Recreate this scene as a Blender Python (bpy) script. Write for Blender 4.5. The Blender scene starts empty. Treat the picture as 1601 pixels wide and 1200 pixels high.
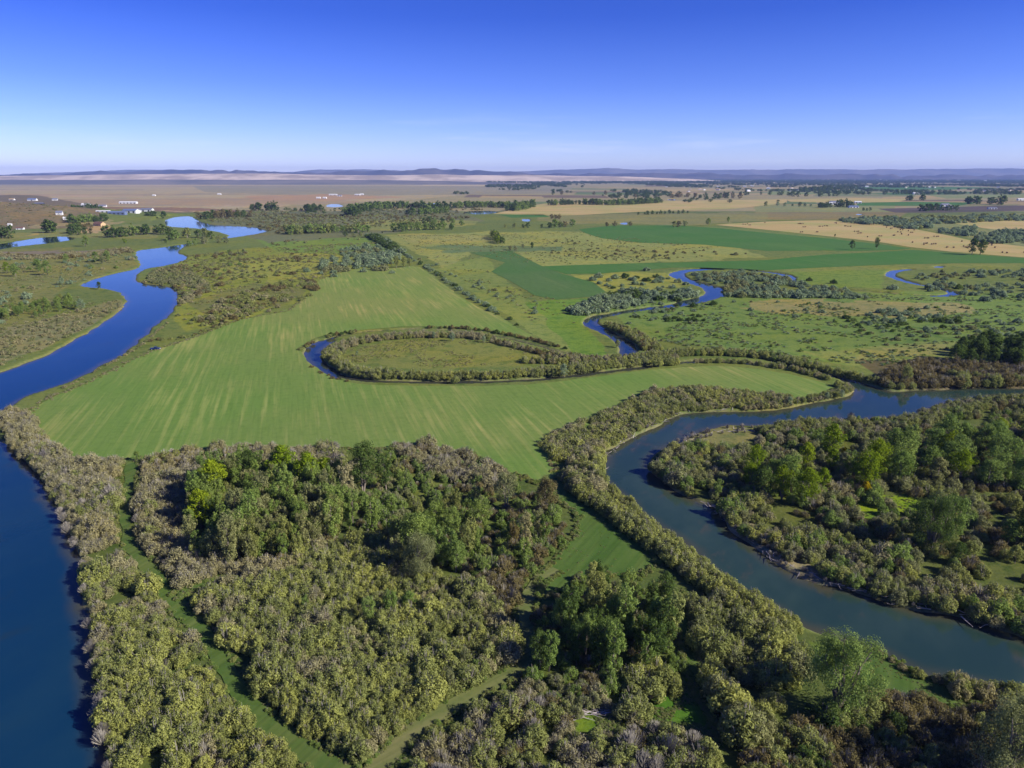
import bpy, math, random
import numpy as np
from mathutils import Vector, Matrix

# ------------------------------------------------------------------ camera, sky, sun, exposure
S = bpy.context.scene
C = S.collection
H = 100.0                      # flying height of the camera, metres
F = 1110.0                     # focal length in pixels of the 1601 px wide photograph
PITCH = math.atan((600 - 274.0) / F)
cam = bpy.data.cameras.new('camera')
cam.sensor_width = 36; cam.lens = F * 36 / 1601
cam.clip_start = 1; cam.clip_end = 200000
camo = bpy.data.objects.new('camera', cam); C.objects.link(camo)
camo.location = (0, 0, H); camo.rotation_euler = (math.pi / 2 - PITCH, 0, 0)
S.camera = camo

SUN_EL, SUN_AZ = math.radians(31), math.radians(-20)     # azimuth measured from +X, negative = behind the camera
sdir = Vector((math.cos(SUN_EL) * math.cos(SUN_AZ), math.cos(SUN_EL) * math.sin(SUN_AZ), math.sin(SUN_EL)))
sl = bpy.data.lights.new('sun', 'SUN'); sl.energy = 4.9; sl.angle = math.radians(0.5); sl.color = (1, 0.94, 0.84)
so = bpy.data.objects.new('sun', sl); C.objects.link(so)
so.rotation_euler = sdir.to_track_quat('Z', 'Y').to_euler(); so.location = (0, 0, 300)

w = bpy.data.worlds.new('World'); S.world = w; w.use_nodes = True
nt = w.node_tree; nt.nodes.clear()
out = nt.nodes.new('ShaderNodeOutputWorld'); bg = nt.nodes.new('ShaderNodeBackground')
sky = nt.nodes.new('ShaderNodeTexSky'); sky.sky_type = 'NISHITA'; sky.sun_disc = False
sky.sun_elevation = SUN_EL; sky.sun_rotation = math.pi / 2 - SUN_AZ
sky.altitude = 1500; sky.air_density = 1.0; sky.dust_density = 0.2; sky.ozone_density = 4.0
tc = nt.nodes.new('ShaderNodeTexCoord'); sx = nt.nodes.new('ShaderNodeSeparateXYZ')
rp = nt.nodes.new('ShaderNodeValToRGB'); mx = nt.nodes.new('ShaderNodeMix'); mx.data_type = 'RGBA'; mx.blend_type = 'MULTIPLY'
mx.inputs[0].default_value = 1
SKY = [(0.0, (0.84, 0.80, 1.06)), (0.02, (0.74, 0.72, 1.06)), (0.06, (0.54, 0.585, 1.02)), (0.11, (0.35, 0.43, 0.96)), (0.19, (0.165, 0.275, 0.84)), (0.5, (0.10, 0.22, 0.72))]
cr = rp.color_ramp
cr.elements[0].position = SKY[0][0]; cr.elements[0].color = (*SKY[0][1], 1)
cr.elements[1].position = SKY[-1][0]; cr.elements[1].color = (*SKY[-1][1], 1)
for p_, c_ in SKY[1:-1]:
    e = cr.elements.new(p_); e.color = (*c_, 1)
L = nt.links.new
L(tc.outputs['Generated'], sx.inputs[0]); L(sx.outputs[2], rp.inputs[0])
cmap = nt.nodes.new('ShaderNodeMapping'); cmap.inputs['Scale'].default_value = (1, 1, 14); cn = nt.nodes.new('ShaderNodeTexNoise'); cn.inputs['Scale'].default_value = 4.5; cn.inputs['Detail'].default_value = 6; cn.inputs['Roughness'].default_value = .62
crng = nt.nodes.new('ShaderNodeMapRange'); crng.interpolation_type = 'SMOOTHSTEP'; crng.inputs[1].default_value = .54; crng.inputs[2].default_value = .78
cel = nt.nodes.new('ShaderNodeMapRange'); cel.interpolation_type = 'SMOOTHSTEP'; cel.inputs[1].default_value = .10; cel.inputs[2].default_value = .015; cmul = nt.nodes.new('ShaderNodeMath'); cmul.operation = 'MULTIPLY'; cm2 = nt.nodes.new('ShaderNodeMath'); cm2.operation = 'MULTIPLY'; cm2.inputs[1].default_value = .22
mx3 = nt.nodes.new('ShaderNodeMix'); mx3.data_type = 'RGBA'; mx3.inputs[7].default_value = (6.2, 6.3, 6.9, 1)
L(tc.outputs['Generated'], cmap.inputs[0]); L(cmap.outputs[0], cn.inputs['Vector']); L(cn.outputs[0], crng.inputs[0]); L(sx.outputs[2], cel.inputs[0]); L(crng.outputs[0], cmul.inputs[0]); L(cel.outputs[0], cmul.inputs[1]); L(cmul.outputs[0], cm2.inputs[0]); L(cm2.outputs[0], mx3.inputs[0])
L(sky.outputs[0], mx.inputs[6]); L(rp.outputs[0], mx.inputs[7]); L(mx.outputs[2], mx3.inputs[6]); L(mx3.outputs[2], bg.inputs[0]); L(bg.outputs[0], out.inputs[0])
bg.inputs[1].default_value = 0.12

S.view_settings.view_transform = 'Standard'; S.view_settings.look = 'None'
S.view_settings.exposure = 0.55; S.view_settings.gamma = 1.0; S.view_settings.use_curve_mapping = False
S.render.engine = 'CYCLES'
S.cycles.max_bounces = 5; S.cycles.diffuse_bounces = 2; S.cycles.glossy_bounces = 2
S.cycles.transmission_bounces = 2; S.cycles.transparent_max_bounces = 4; S.cycles.volume_bounces = 0
S.cycles.use_denoising = True; S.cycles.denoiser = 'OPENIMAGEDENOISE'; S.cycles.denoising_input_passes = 'RGB_ALBEDO_NORMAL'; S.cycles.denoising_prefilter = 'ACCURATE'
S.cycles.pixel_filter_type = 'BLACKMAN_HARRIS'

R = random.Random(7)
N = np.random.default_rng(11)
CP, SP = math.cos(PITCH), math.sin(PITCH)

# ------------------------------------------------------------------ surveying: photograph point -> place on the ground
def G(px, py, z=0.0):
    dx, u = px - 800.5, 600 - py
    y = F * CP + u * SP; zz = -F * SP + u * CP
    t = (H - z) / -zz
    return dx * t, y * t
def pix(x, y, z=0.0):
    """inverse of G, numpy friendly"""
    dz = z - H
    d = y * CP - dz * SP; u = y * SP + dz * CP
    d = np.maximum(d, 1e-3)
    return 800.5 + F * x / d, 600 - F * u / d
def gpoly(pts, z=0.0): return np.array([G(a, b, z) for a, b in pts])

def hsh(ix, iy, seed):
    h = (ix.astype(np.int64) * 374761393 + iy.astype(np.int64) * 668265263 + seed * 974634777) & 0xffffffff
    h = ((h ^ (h >> 13)) * 1274126177) & 0xffffffff
    return ((h ^ (h >> 16)) & 0xffff) / 65535.0
def vn(x, y, s, seed=0):
    x = np.asarray(x, float) / s; y = np.asarray(y, float) / s
    ix, iy = np.floor(x), np.floor(y); fx, fy = x - ix, y - iy
    fx = fx * fx * (3 - 2 * fx); fy = fy * fy * (3 - 2 * fy)
    a, b = hsh(ix, iy, seed), hsh(ix + 1, iy, seed); c, d = hsh(ix, iy + 1, seed), hsh(ix + 1, iy + 1, seed)
    return (a * (1 - fx) + b * fx) * (1 - fy) + (c * (1 - fx) + d * fx) * fy
def fbm(x, y, s, seed=0, o=3):
    r = 0; a = 1; t = 0
    for k in range(o):
        r = r + a * vn(x, y, s / 2 ** k, seed + k * 17); t += a; a *= .55
    return r / t
def inside(x, y, poly):
    x = np.asarray(x, float); y = np.asarray(y, float); r = np.zeros(x.shape, bool)
    x0, y0 = poly[-1]
    for x1, y1 in poly:
        if y0 != y1:
            c = ((y1 > y) != (y0 > y)) & (x < (x0 - x1) * (y - y1) / (y0 - y1) + x1)
            r ^= c
        x0, y0 = x1, y1
    return r
def edist(x, y, pts, closed=True):
    d = np.full(np.shape(x), 1e12); n = len(pts)
    for k in range(n if closed else n - 1):
        ax, ay = pts[k]; bx, by = pts[(k + 1) % n]
        vx, vy = bx - ax, by - ay; l = vx * vx + vy * vy + 1e-9
        t = np.clip(((x - ax) * vx + (y - ay) * vy) / l, 0, 1)
        d = np.minimum(d, (x - ax - t * vx) ** 2 + (y - ay - t * vy) ** 2)
    return np.sqrt(d)
def smooth(pts, closed=True, n=2):
    for _ in range(n):
        q = []; m = len(pts)
        for k in range(m if closed else m - 1):
            a, b = pts[k], pts[(k + 1) % m]
            q.append((a[0] * .75 + b[0] * .25, a[1] * .75 + b[1] * .25)); q.append((a[0] * .25 + b[0] * .75, a[1] * .25 + b[1] * .75))
        if not closed: q = [pts[0]] + q + [pts[-1]]
        pts = q
    return pts

# ------------------------------------------------------------------ materials
def mat(name):
    m = bpy.data.materials.new(name); m.use_nodes = True; t = m.node_tree; t.nodes.clear()
    o = t.nodes.new('ShaderNodeOutputMaterial')
    return m, t, o
def nd(t, kind, **kw):
    n = t.nodes.new(kind)
    for k, v in kw.items(): setattr(n, k, v)
    return n
def mixc(t, a, b, f, mode='MIX'):
    m = nd(t, 'ShaderNodeMix', data_type='RGBA', blend_type=mode)
    for i, v in ((0, f), (6, a), (7, b)):
        if hasattr(v, 'is_linked'): t.links.new(v, m.inputs[i])
        elif i == 0: m.inputs[0].default_value = v
        else: m.inputs[i].default_value = (*v, 1)
    return m.outputs[2]
def math_(t, op, a, b=0.0, clamp=False):
    m = nd(t, 'ShaderNodeMath', operation=op, use_clamp=clamp)
    for i, v in ((0, a), (1, b)):
        if hasattr(v, 'is_linked'): t.links.new(v, m.inputs[i])
        else: m.inputs[i].default_value = v
    return m.outputs[0]
def noise(t, vec, scale, detail=3, rough=.55):
    n = nd(t, 'ShaderNodeTexNoise'); n.inputs['Scale'].default_value = scale; n.inputs['Detail'].default_value = detail
    n.inputs['Roughness'].default_value = rough
    if vec is not None: t.links.new(vec, n.inputs['Vector'])
    return n.outputs[0]
def ramp(t, v, a, b):
    m = nd(t, 'ShaderNodeMapRange', interpolation_type='SMOOTHSTEP'); t.links.new(v, m.inputs[0])
    m.inputs[1].default_value = a; m.inputs[2].default_value = b
    return m.outputs[0]
def mapping(t, vec, rot=0, scale=(1, 1, 1)):
    m = nd(t, 'ShaderNodeMapping'); t.links.new(vec, m.inputs[0]); m.inputs['Rotation'].default_value = (0, 0, rot)
    m2 = nd(t, 'ShaderNodeMapping'); t.links.new(m.outputs[0], m2.inputs[0]); m2.inputs['Scale'].default_value = scale
    return m2.outputs[0]
def bump(t, h, strength, dist):
    b = nd(t, 'ShaderNodeBump'); b.inputs['Strength'].default_value = strength; b.inputs['Distance'].default_value = dist
    t.links.new(h, b.inputs['Height']); return b.outputs[0]
def surf(t, o, col, rough=.9, nrm=None, spec=.2):
    p = nd(t, 'ShaderNodeBsdfPrincipled'); p.inputs['Roughness'].default_value = rough; p.inputs['Specular IOR Level'].default_value = spec
    if hasattr(col, 'is_linked'): t.links.new(col, p.inputs['Base Color'])
    else: p.inputs['Base Color'].default_value = (*col, 1)
    if nrm is not None: t.links.new(nrm, p.inputs['Normal'])
    t.links.new(p.outputs[0], o.inputs[0]); return p
def plain(name, col, rough=.8, var=.25, scale=.8):
    m, t, o = mat(name); g = nd(t, 'ShaderNodeNewGeometry')
    n = noise(t, g.outputs['Position'], scale, 4)
    c = mixc(t, tuple(v * (1 - var) for v in col), tuple(min(1, v * (1 + var)) for v in col), n)
    surf(t, o, c, rough); return m

def ground_mat():
    m, t, o = mat('ground_grass'); g = nd(t, 'ShaderNodeNewGeometry'); P = g.outputs['Position']
    a = nd(t, 'ShaderNodeAttribute', attribute_name='Col').outputs['Color']
    n1 = noise(t, P, .012, 5, .6); n2 = noise(t, P, .11, 5, .62); n3 = noise(t, P, .9, 4, .65)
    c = mixc(t, a, (1.25, 1.08, .72), ramp(t, n1, .42, .72), 'MULTIPLY')
    c = mixc(t, c, (.58, .74, .66), math_(t, 'MULTIPLY', ramp(t, n2, .48, .64), .85), 'MULTIPLY'); n5 = noise(t, P, .3, 4, .7); c = mixc(t, c, (.7, .78, .72), math_(t, 'MULTIPLY', ramp(t, n5, .5, .62), .8), 'MULTIPLY')
    c = mixc(t, c, (.55, .6, .5), math_(t, 'MULTIPLY', ramp(t, n3, .48, .75), .7), 'MULTIPLY')
    c = mixc(t, c, (1.35, 1.3, 1.1), math_(t, 'MULTIPLY', ramp(t, n3, .5, .25), .6), 'MULTIPLY')
    surf(t, o, c, .95, bump(t, n3, .5, .35), .1); return m
def crop_mat(name, c1, c2, yaw, streak=.5, rows=(1.6, .03), patch=.02, fine=.35, lo=.5, hi=.72, dark=.8, dry=None):
    """field crop: green with drier streaks running along the rows"""
    m, t, o = mat(name); g = nd(t, 'ShaderNodeNewGeometry'); P = g.outputs['Position']
    v1 = mapping(t, P, -yaw, (1, rows[1], 1)); v1s = noise(t, v1, rows[0] * .1, 3, .55)
    v2 = noise(t, mapping(t, P, -yaw, (1, .32, 1)), patch, 5, .62)
    f = math_(t, 'ADD', math_(t, 'MULTIPLY', v1s, streak), math_(t, 'MULTIPLY', v2, 1 - streak))
    f = ramp(t, f, lo, hi)
    c = mixc(t, c1, c2, f)
    if dry:
        sp = nd(t, 'ShaderNodeSeparateXYZ'); t.links.new(P, sp.inputs[0]); yy = math_(t, 'ADD', sp.outputs[1], math_(t, 'MULTIPLY', v2, 260))
        c = mixc(t, c1, c, math_(t, 'ADD', math_(t, 'MULTIPLY', ramp(t, noise(t, mapping(t, P, -yaw, (1, .5, 1)), .016, 4, .6), .38, .58), .62), .5))
        c = mixc(t, c, (1.35, 1.1, 1.12), math_(t, 'MULTIPLY', ramp(t, yy, dry[0], dry[1]), .8), 'MULTIPLY')
    r = noise(t, mapping(t, P, -yaw, (1, .05, 1)), .8, 2, .5)
    c = mixc(t, c, (dark, dark + .03, dark), ramp(t, r, .45, .7), 'MULTIPLY')
    n3 = noise(t, P, fine, 5, .65); c = mixc(t, c, (.72, .8, .68), math_(t, 'MULTIPLY', ramp(t, n3, .45, .75), .7), 'MULTIPLY')
    n4 = noise(t, P, .008, 3, .5); c = mixc(t, c, (.8, .98, .8), ramp(t, n4, .4, .65), 'MULTIPLY')
    surf(t, o, c, .95, bump(t, n3, .3, .15), .1); return m
def water_mat(name, deep, shoal, bedc, scale):
    m, t, o = mat(name); g = nd(t, 'ShaderNodeNewGeometry'); P = g.outputs['Position']
    n1 = noise(t, mapping(t, P, .5, (1, .5, 1)), .03, 5, .6); n2 = noise(t, mapping(t, P, .5, (1, .5, 1)), .075, 5, .65)
    c = mixc(t, deep, shoal, ramp(t, n1, .4, .7)); c = mixc(t, c, bedc, math_(t, 'MULTIPLY', ramp(t, n2, .56, .74), .75))
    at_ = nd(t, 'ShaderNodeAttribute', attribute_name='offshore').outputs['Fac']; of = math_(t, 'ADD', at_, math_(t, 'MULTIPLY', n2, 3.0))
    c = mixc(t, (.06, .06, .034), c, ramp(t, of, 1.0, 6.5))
    b1 = noise(t, mapping(t, P, .4, (1, .55, 1)), 1.1, 3, .6)
    wp = ramp(t, noise(t, mapping(t, P, 1.1, (1, .3, 1)), .02, 3), .4, .65); b1 = math_(t, 'MULTIPLY', b1, math_(t, 'ADD', math_(t, 'MULTIPLY', wp, .9), .35))
    p = surf(t, o, c, .06, bump(t, b1, .35, scale), .5); p.inputs['IOR'].default_value = 1.33
    return m
def vivid(c, k=1.12, g=1.17):
    l = sum(c) / 3; return tuple(max(.004, (l + (v - l) * k) * g) for v in c)
def leaf_mat(name, c1, c2, trans=.42):
    c1, c2 = vivid(c1), vivid(c2)
    m, t, o = mat(name)
    oi = nd(t, 'ShaderNodeObjectInfo'); g = nd(t, 'ShaderNodeNewGeometry')
    f = math_(t, 'ADD', math_(t, 'MULTIPLY', g.outputs['Random Per Island'], .45), math_(t, 'MULTIPLY', oi.outputs['Random'], .55))
    c = mixc(t, c1, c2, f)
    n = noise(t, g.outputs['Position'], .035, 2); c = mixc(t, c, (1.06, 1.02, .92), ramp(t, n, .45, .68), 'MULTIPLY')
    k = math_(t, 'ADD', math_(t, 'MULTIPLY', g.outputs['Random Per Island'], .55), .72)
    kc = nd(t, 'ShaderNodeCombineColor')
    for i in range(3): t.links.new(k, kc.inputs[i])
    c = mixc(t, c, kc.outputs[0], 1, 'MULTIPLY')
    d = nd(t, 'ShaderNodeBsdfDiffuse'); tr = nd(t, 'ShaderNodeBsdfTranslucent'); ms = nd(t, 'ShaderNodeMixShader'); ms.inputs[0].default_value = trans
    t.links.new(c, d.inputs[0]); t.links.new(c, tr.inputs[0]); t.links.new(d.outputs[0], ms.inputs[1]); t.links.new(tr.outputs[0], ms.inputs[2])
    t.links.new(ms.outputs[0], o.inputs[0]); return m

BARK = plain('bark_grey', (.19, .16, .13), .9, .4, 1.5)
TWIG = plain('twig_mauve_grey', (.29, .265, .225), .9, .3, 1.2)
DRIFT = plain('driftwood', (.42, .37, .34), .9, .4, 1.0)
LEAF = {
    'olive':  leaf_mat('leaves_olive', (.185, .21, .075), (.275, .295, .11)),
    'tan':    leaf_mat('leaves_grey_tan', (.25, .24, .125), (.35, .325, .185)),
    'yellow': leaf_mat('leaves_yellow_olive', (.265, .285, .09), (.35, .365, .13)),
    'brown':  leaf_mat('leaves_brown', (.135, .125, .055), (.215, .18, .085)),
    'green':  leaf_mat('leaves_green', (.135, .20, .055), (.225, .285, .09)),
    'bright': leaf_mat('leaves_bright_green', (.13, .20, .025), (.22, .27, .035), .4),
    'dark':   leaf_mat('leaves_dark_green', (.06, .10, .03), (.11, .15, .045)),
    'silver': leaf_mat('leaves_silver_green', (.175, .235, .135), (.27, .325, .195)),
    'sage':   leaf_mat('leaves_sage', (.18, .205, .09), (.26, .26, .13)),
    'gold':   leaf_mat('leaves_turning_gold', (.30, .26, .03), (.42, .33, .04)),
}

# ------------------------------------------------------------------ object helpers
def link(o, parent=None):
    C.objects.link(o)
    if parent is not None: o.parent = parent
    return o
def tag(o, label=None, cat=None, group=None, kind=None):
    if label: o['label'] = label
    if cat: o['category'] = cat
    if group: o['group'] = group
    if kind: o['kind'] = kind
    return o
def mesh_of(name, v, f, mats, mi=None):
    me = bpy.data.meshes.new(name); me.from_pydata([tuple(p) for p in v], [], f)
    for m in (mats if isinstance(mats, (list, tuple)) else [mats]): me.materials.append(m)
    if mi is not None: me.polygons.foreach_set('material_index', mi)
    me.update(); return me
def sheet(name, pts, z, m, label=None, kind='structure', dense=0):
    """a flat field, path or water sheet from an outline in metres"""
    from mathutils.geometry import tessellate_polygon
    if 'water' not in name:
        q = []
        for k in range(len(pts)):
            a = np.array(pts[k]); b = np.array(pts[(k + 1) % len(pts)]); l = np.hypot(*(b - a)); n = int(min(60, max(1, l / max(1.2, np.hypot(*a) * .012))))
            for i in range(n): q.append(a + (b - a) * i / n)
        q = np.array(q); am = np.clip(np.hypot(q[:, 0], q[:, 1]) * .008, .8, 9) if 'clearing' in name or 'hay' in name else 0
        q[:, 0] += (fbm(q[:, 0], q[:, 1], 7, 61) - .5) * am; q[:, 1] += (fbm(q[:, 0], q[:, 1], 7, 71) - .5) * am; pts = q.tolist()
    tri = tessellate_polygon([[Vector((a, b, 0)) for a, b in pts]])
    me = mesh_of(name, [(a, b, z) for a, b in pts], [list(t) for t in tri], m)
    n = np.zeros(len(me.polygons) * 3); me.polygons.foreach_get('normal', n)
    if n.reshape(-1, 3)[:, 2].sum() < 0: me.flip_normals()
    o = link(bpy.data.objects.new(name, me)); tag(o, label, None, None, kind); return o

# ------------------------------------------------------------------ where the water runs
RIVER_L = [(420, 361), (400, 355), (370, 353), (333, 352), (318, 348), (305, 343), (298, 337), (278, 338), (262, 342), (256, 347), (262, 354),
    (285, 356), (310, 357), (340, 362), (358, 367), (358, 370), (335, 375), (290, 381), (250, 387), (212, 391), (213, 400), (221, 412), (219, 419), (190, 425), (160, 432),
    (120, 446), (140, 450), (165, 451), (185, 456), (197, 466), (198, 474), (185, 487), (165, 502), (135, 520), (100, 542), (60, 560), (30, 573), (0, 583),
    (-120, 625), (-260, 700), (-420, 850), (-650, 1200), (-700, 1350), (190, 1350), (168, 1200), (160, 1150), (150, 1080), (145, 1020), (137, 960), (127, 900), (120, 860),
    (105, 830), (88, 790), (70, 757), (45, 728), (18, 705), (-4, 685), (-14, 660), (0, 643), (35, 622), (90, 603), (125, 589), (175, 563), (200, 549), (225, 526),
    (240, 510), (262, 495), (276, 475), (279, 456), (262, 448), (240, 445), (217, 442), (208, 434), (222, 421), (262, 415), (289, 407), (294, 401), (284, 398),
    (275, 394), (290, 383), (325, 376), (360, 372), (400, 366)]
RIVER_R = [(1800, 1130), (1601, 1088), (1493, 1066), (1450, 1057), (1413, 1040), (1367, 1017), (1333, 1003), (1243, 972), (1200, 945), (1147, 920), (1100, 878), (1050, 840), (1010, 812),
    (975, 774), (943, 757), (933, 742), (944, 728), (943, 712), (962, 697), (995, 682), (1017, 671), (1045, 656), (1070, 646), (1125, 643), (1200, 643), (1260, 633), (1300, 626),
    (1340, 614), (1325, 603), (1312, 594), (1328, 592), (1370, 606), (1400, 613), (1437, 610), (1525, 607), (1601, 606), (1800, 598), (1800, 612), (1601, 616), (1550, 620), (1487, 626), (1475, 634),
    (1447, 645), (1425, 653), (1375, 655), (1330, 655), (1282, 654), (1250, 659), (1200, 666), (1132, 664), (1092, 674), (1055, 692), (1045, 702), (1020, 714), (1014, 727), (1017, 741),
    (1040, 752), (1062, 772), (1087, 784), (1110, 789), (1127, 806), (1150, 838), (1200, 873), (1257, 907), (1333, 928), (1383, 938), (1407, 950), (1483, 962), (1533, 978), (1601, 1000), (1800, 1065)]
POND_L = [(-60, 395), (-40, 384), (0, 381), (25, 377), (56, 372), (87, 369), (112, 370), (119, 374), (100, 377), (80, 380), (50, 383), (12, 387), (-12, 393), (-40, 399)]
PONDS = [[(511, 320), (522, 318), (534, 320), (537, 323), (520, 324), (510, 323)], [(722, 331), (740, 329), (765, 329), (782, 331), (768, 334), (745, 335), (732, 334)],
    [(832, 323), (845, 320), (866, 321), (860, 324), (842, 325)], [(970, 348), (981, 347), (981, 351), (971, 351)], [(815, 342), (829, 342), (828, 346), (817, 346)],
    [(1044, 311), (1056, 311), (1056, 313), (1046, 313)], [(660, 318), (682, 317), (690, 320), (672, 321)], [(1338, 334), (1348, 334), (1347, 336), (1339, 336)],
    [(1456, 418), (1466, 415.5), (1478, 416), (1470, 419)]]
OXBOW = ([(985, 556), (940, 560), (880, 551), (830, 539), (800, 531), (760, 523), (700, 516), (640, 514), (570, 519), (520, 528), (497, 540), (487, 553), (497, 570), (520, 585), (560, 595), (640, 598),
    (720, 598), (800, 596), (880, 591), (940, 583), (1000, 575), (1060, 568), (1120, 564), (1200, 571), (1260, 579), (1300, 588), (1325, 597)], 2.3)
CREEK = ([(985, 556), (982, 542), (968, 530), (948, 519), (930, 511), (921, 504), (930, 495), (960, 491), (985, 486), (1017, 482), (1037, 480), (1075, 473), (1107, 466), (1119, 459), (1115, 451),
    (1100, 446), (1082, 441), (1060, 435), (1054, 429), (1062, 424), (1078, 423), (1112, 420), (1160, 421), (1205, 426), (1232, 430), (1238, 440), (1260, 447), (1300, 450), (1355, 455),
    (1387, 458), (1425, 462), (1475, 463), (1498, 459), (1475, 452), (1443, 446), (1422, 442), (1403, 436), (1390, 430), (1396, 424), (1423, 421)], 5.2)
BODIES = [('l', smooth(RIVER_L, True, 1)), ('r', smooth(RIVER_R, True, 1)), ('p', smooth(POND_L, True, 1))]
WZ = -0.8
Lr = [(n, gpoly(p, WZ)) for n, p in BODIES]
Pn = [gpoly(smooth(p, True, 1), WZ) for p in PONDS]
OX = (gpoly(smooth(OXBOW[0], False, 2), WZ), OXBOW[1]); CK = (gpoly(smooth(CREEK[0], False, 2), WZ), CREEK[1])
def ckw(x, y):  # the creek widens downstream of the far bends
    px, py = pix(x, y)
    return np.where(px > 1245, np.where((px > 1380) & (py < 456) | (px > 1455), 4.6, 1.9), np.where((px > 1060) & (px < 1130), 8.2, 5.0))
def water_sd(x, y):
    """signed distance to the water edge: negative in the water"""
    d = np.full(x.shape, 1e6)
    for n, p in Lr:
        b0, b1 = p.min(0) - 60, p.max(0) + 60
        k = (x > b0[0]) & (x < b1[0]) & (y > b0[1]) & (y < b1[1])
        if not k.any(): continue
        e = edist(x[k], y[k], p); e = np.where(inside(x[k], y[k], p), -e, e); d[k] = np.minimum(d[k], e)
    for p in Pn:
        b0, b1 = p.min(0) - 60, p.max(0) + 60
        k = (x > b0[0]) & (x < b1[0]) & (y > b0[1]) & (y < b1[1])
        if not k.any(): continue
        e = edist(x[k], y[k], p); e = np.where(inside(x[k], y[k], p), -e, e); d[k] = np.minimum(d[k], e)
    for (p, hw), isck in ((OX, 0), (CK, 1)):
        b0, b1 = p.min(0) - 60, p.max(0) + 60
        k = (x > b0[0]) & (x < b1[0]) & (y > b0[1]) & (y < b1[1])
        if not k.any(): continue
        e = edist(x[k], y[k], p, False)
        if isck: h = ckw(x[k], y[k])
        else:
            q = pix(x[k], y[k]); h = np.where((q[0] < 530) & (q[1] > 530), 4.6, np.where((q[1] < 556) & (q[0] > 530) & (q[0] < 975), .9, hw))
        d[k] = np.minimum(d[k], e - h)
    return d

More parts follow.
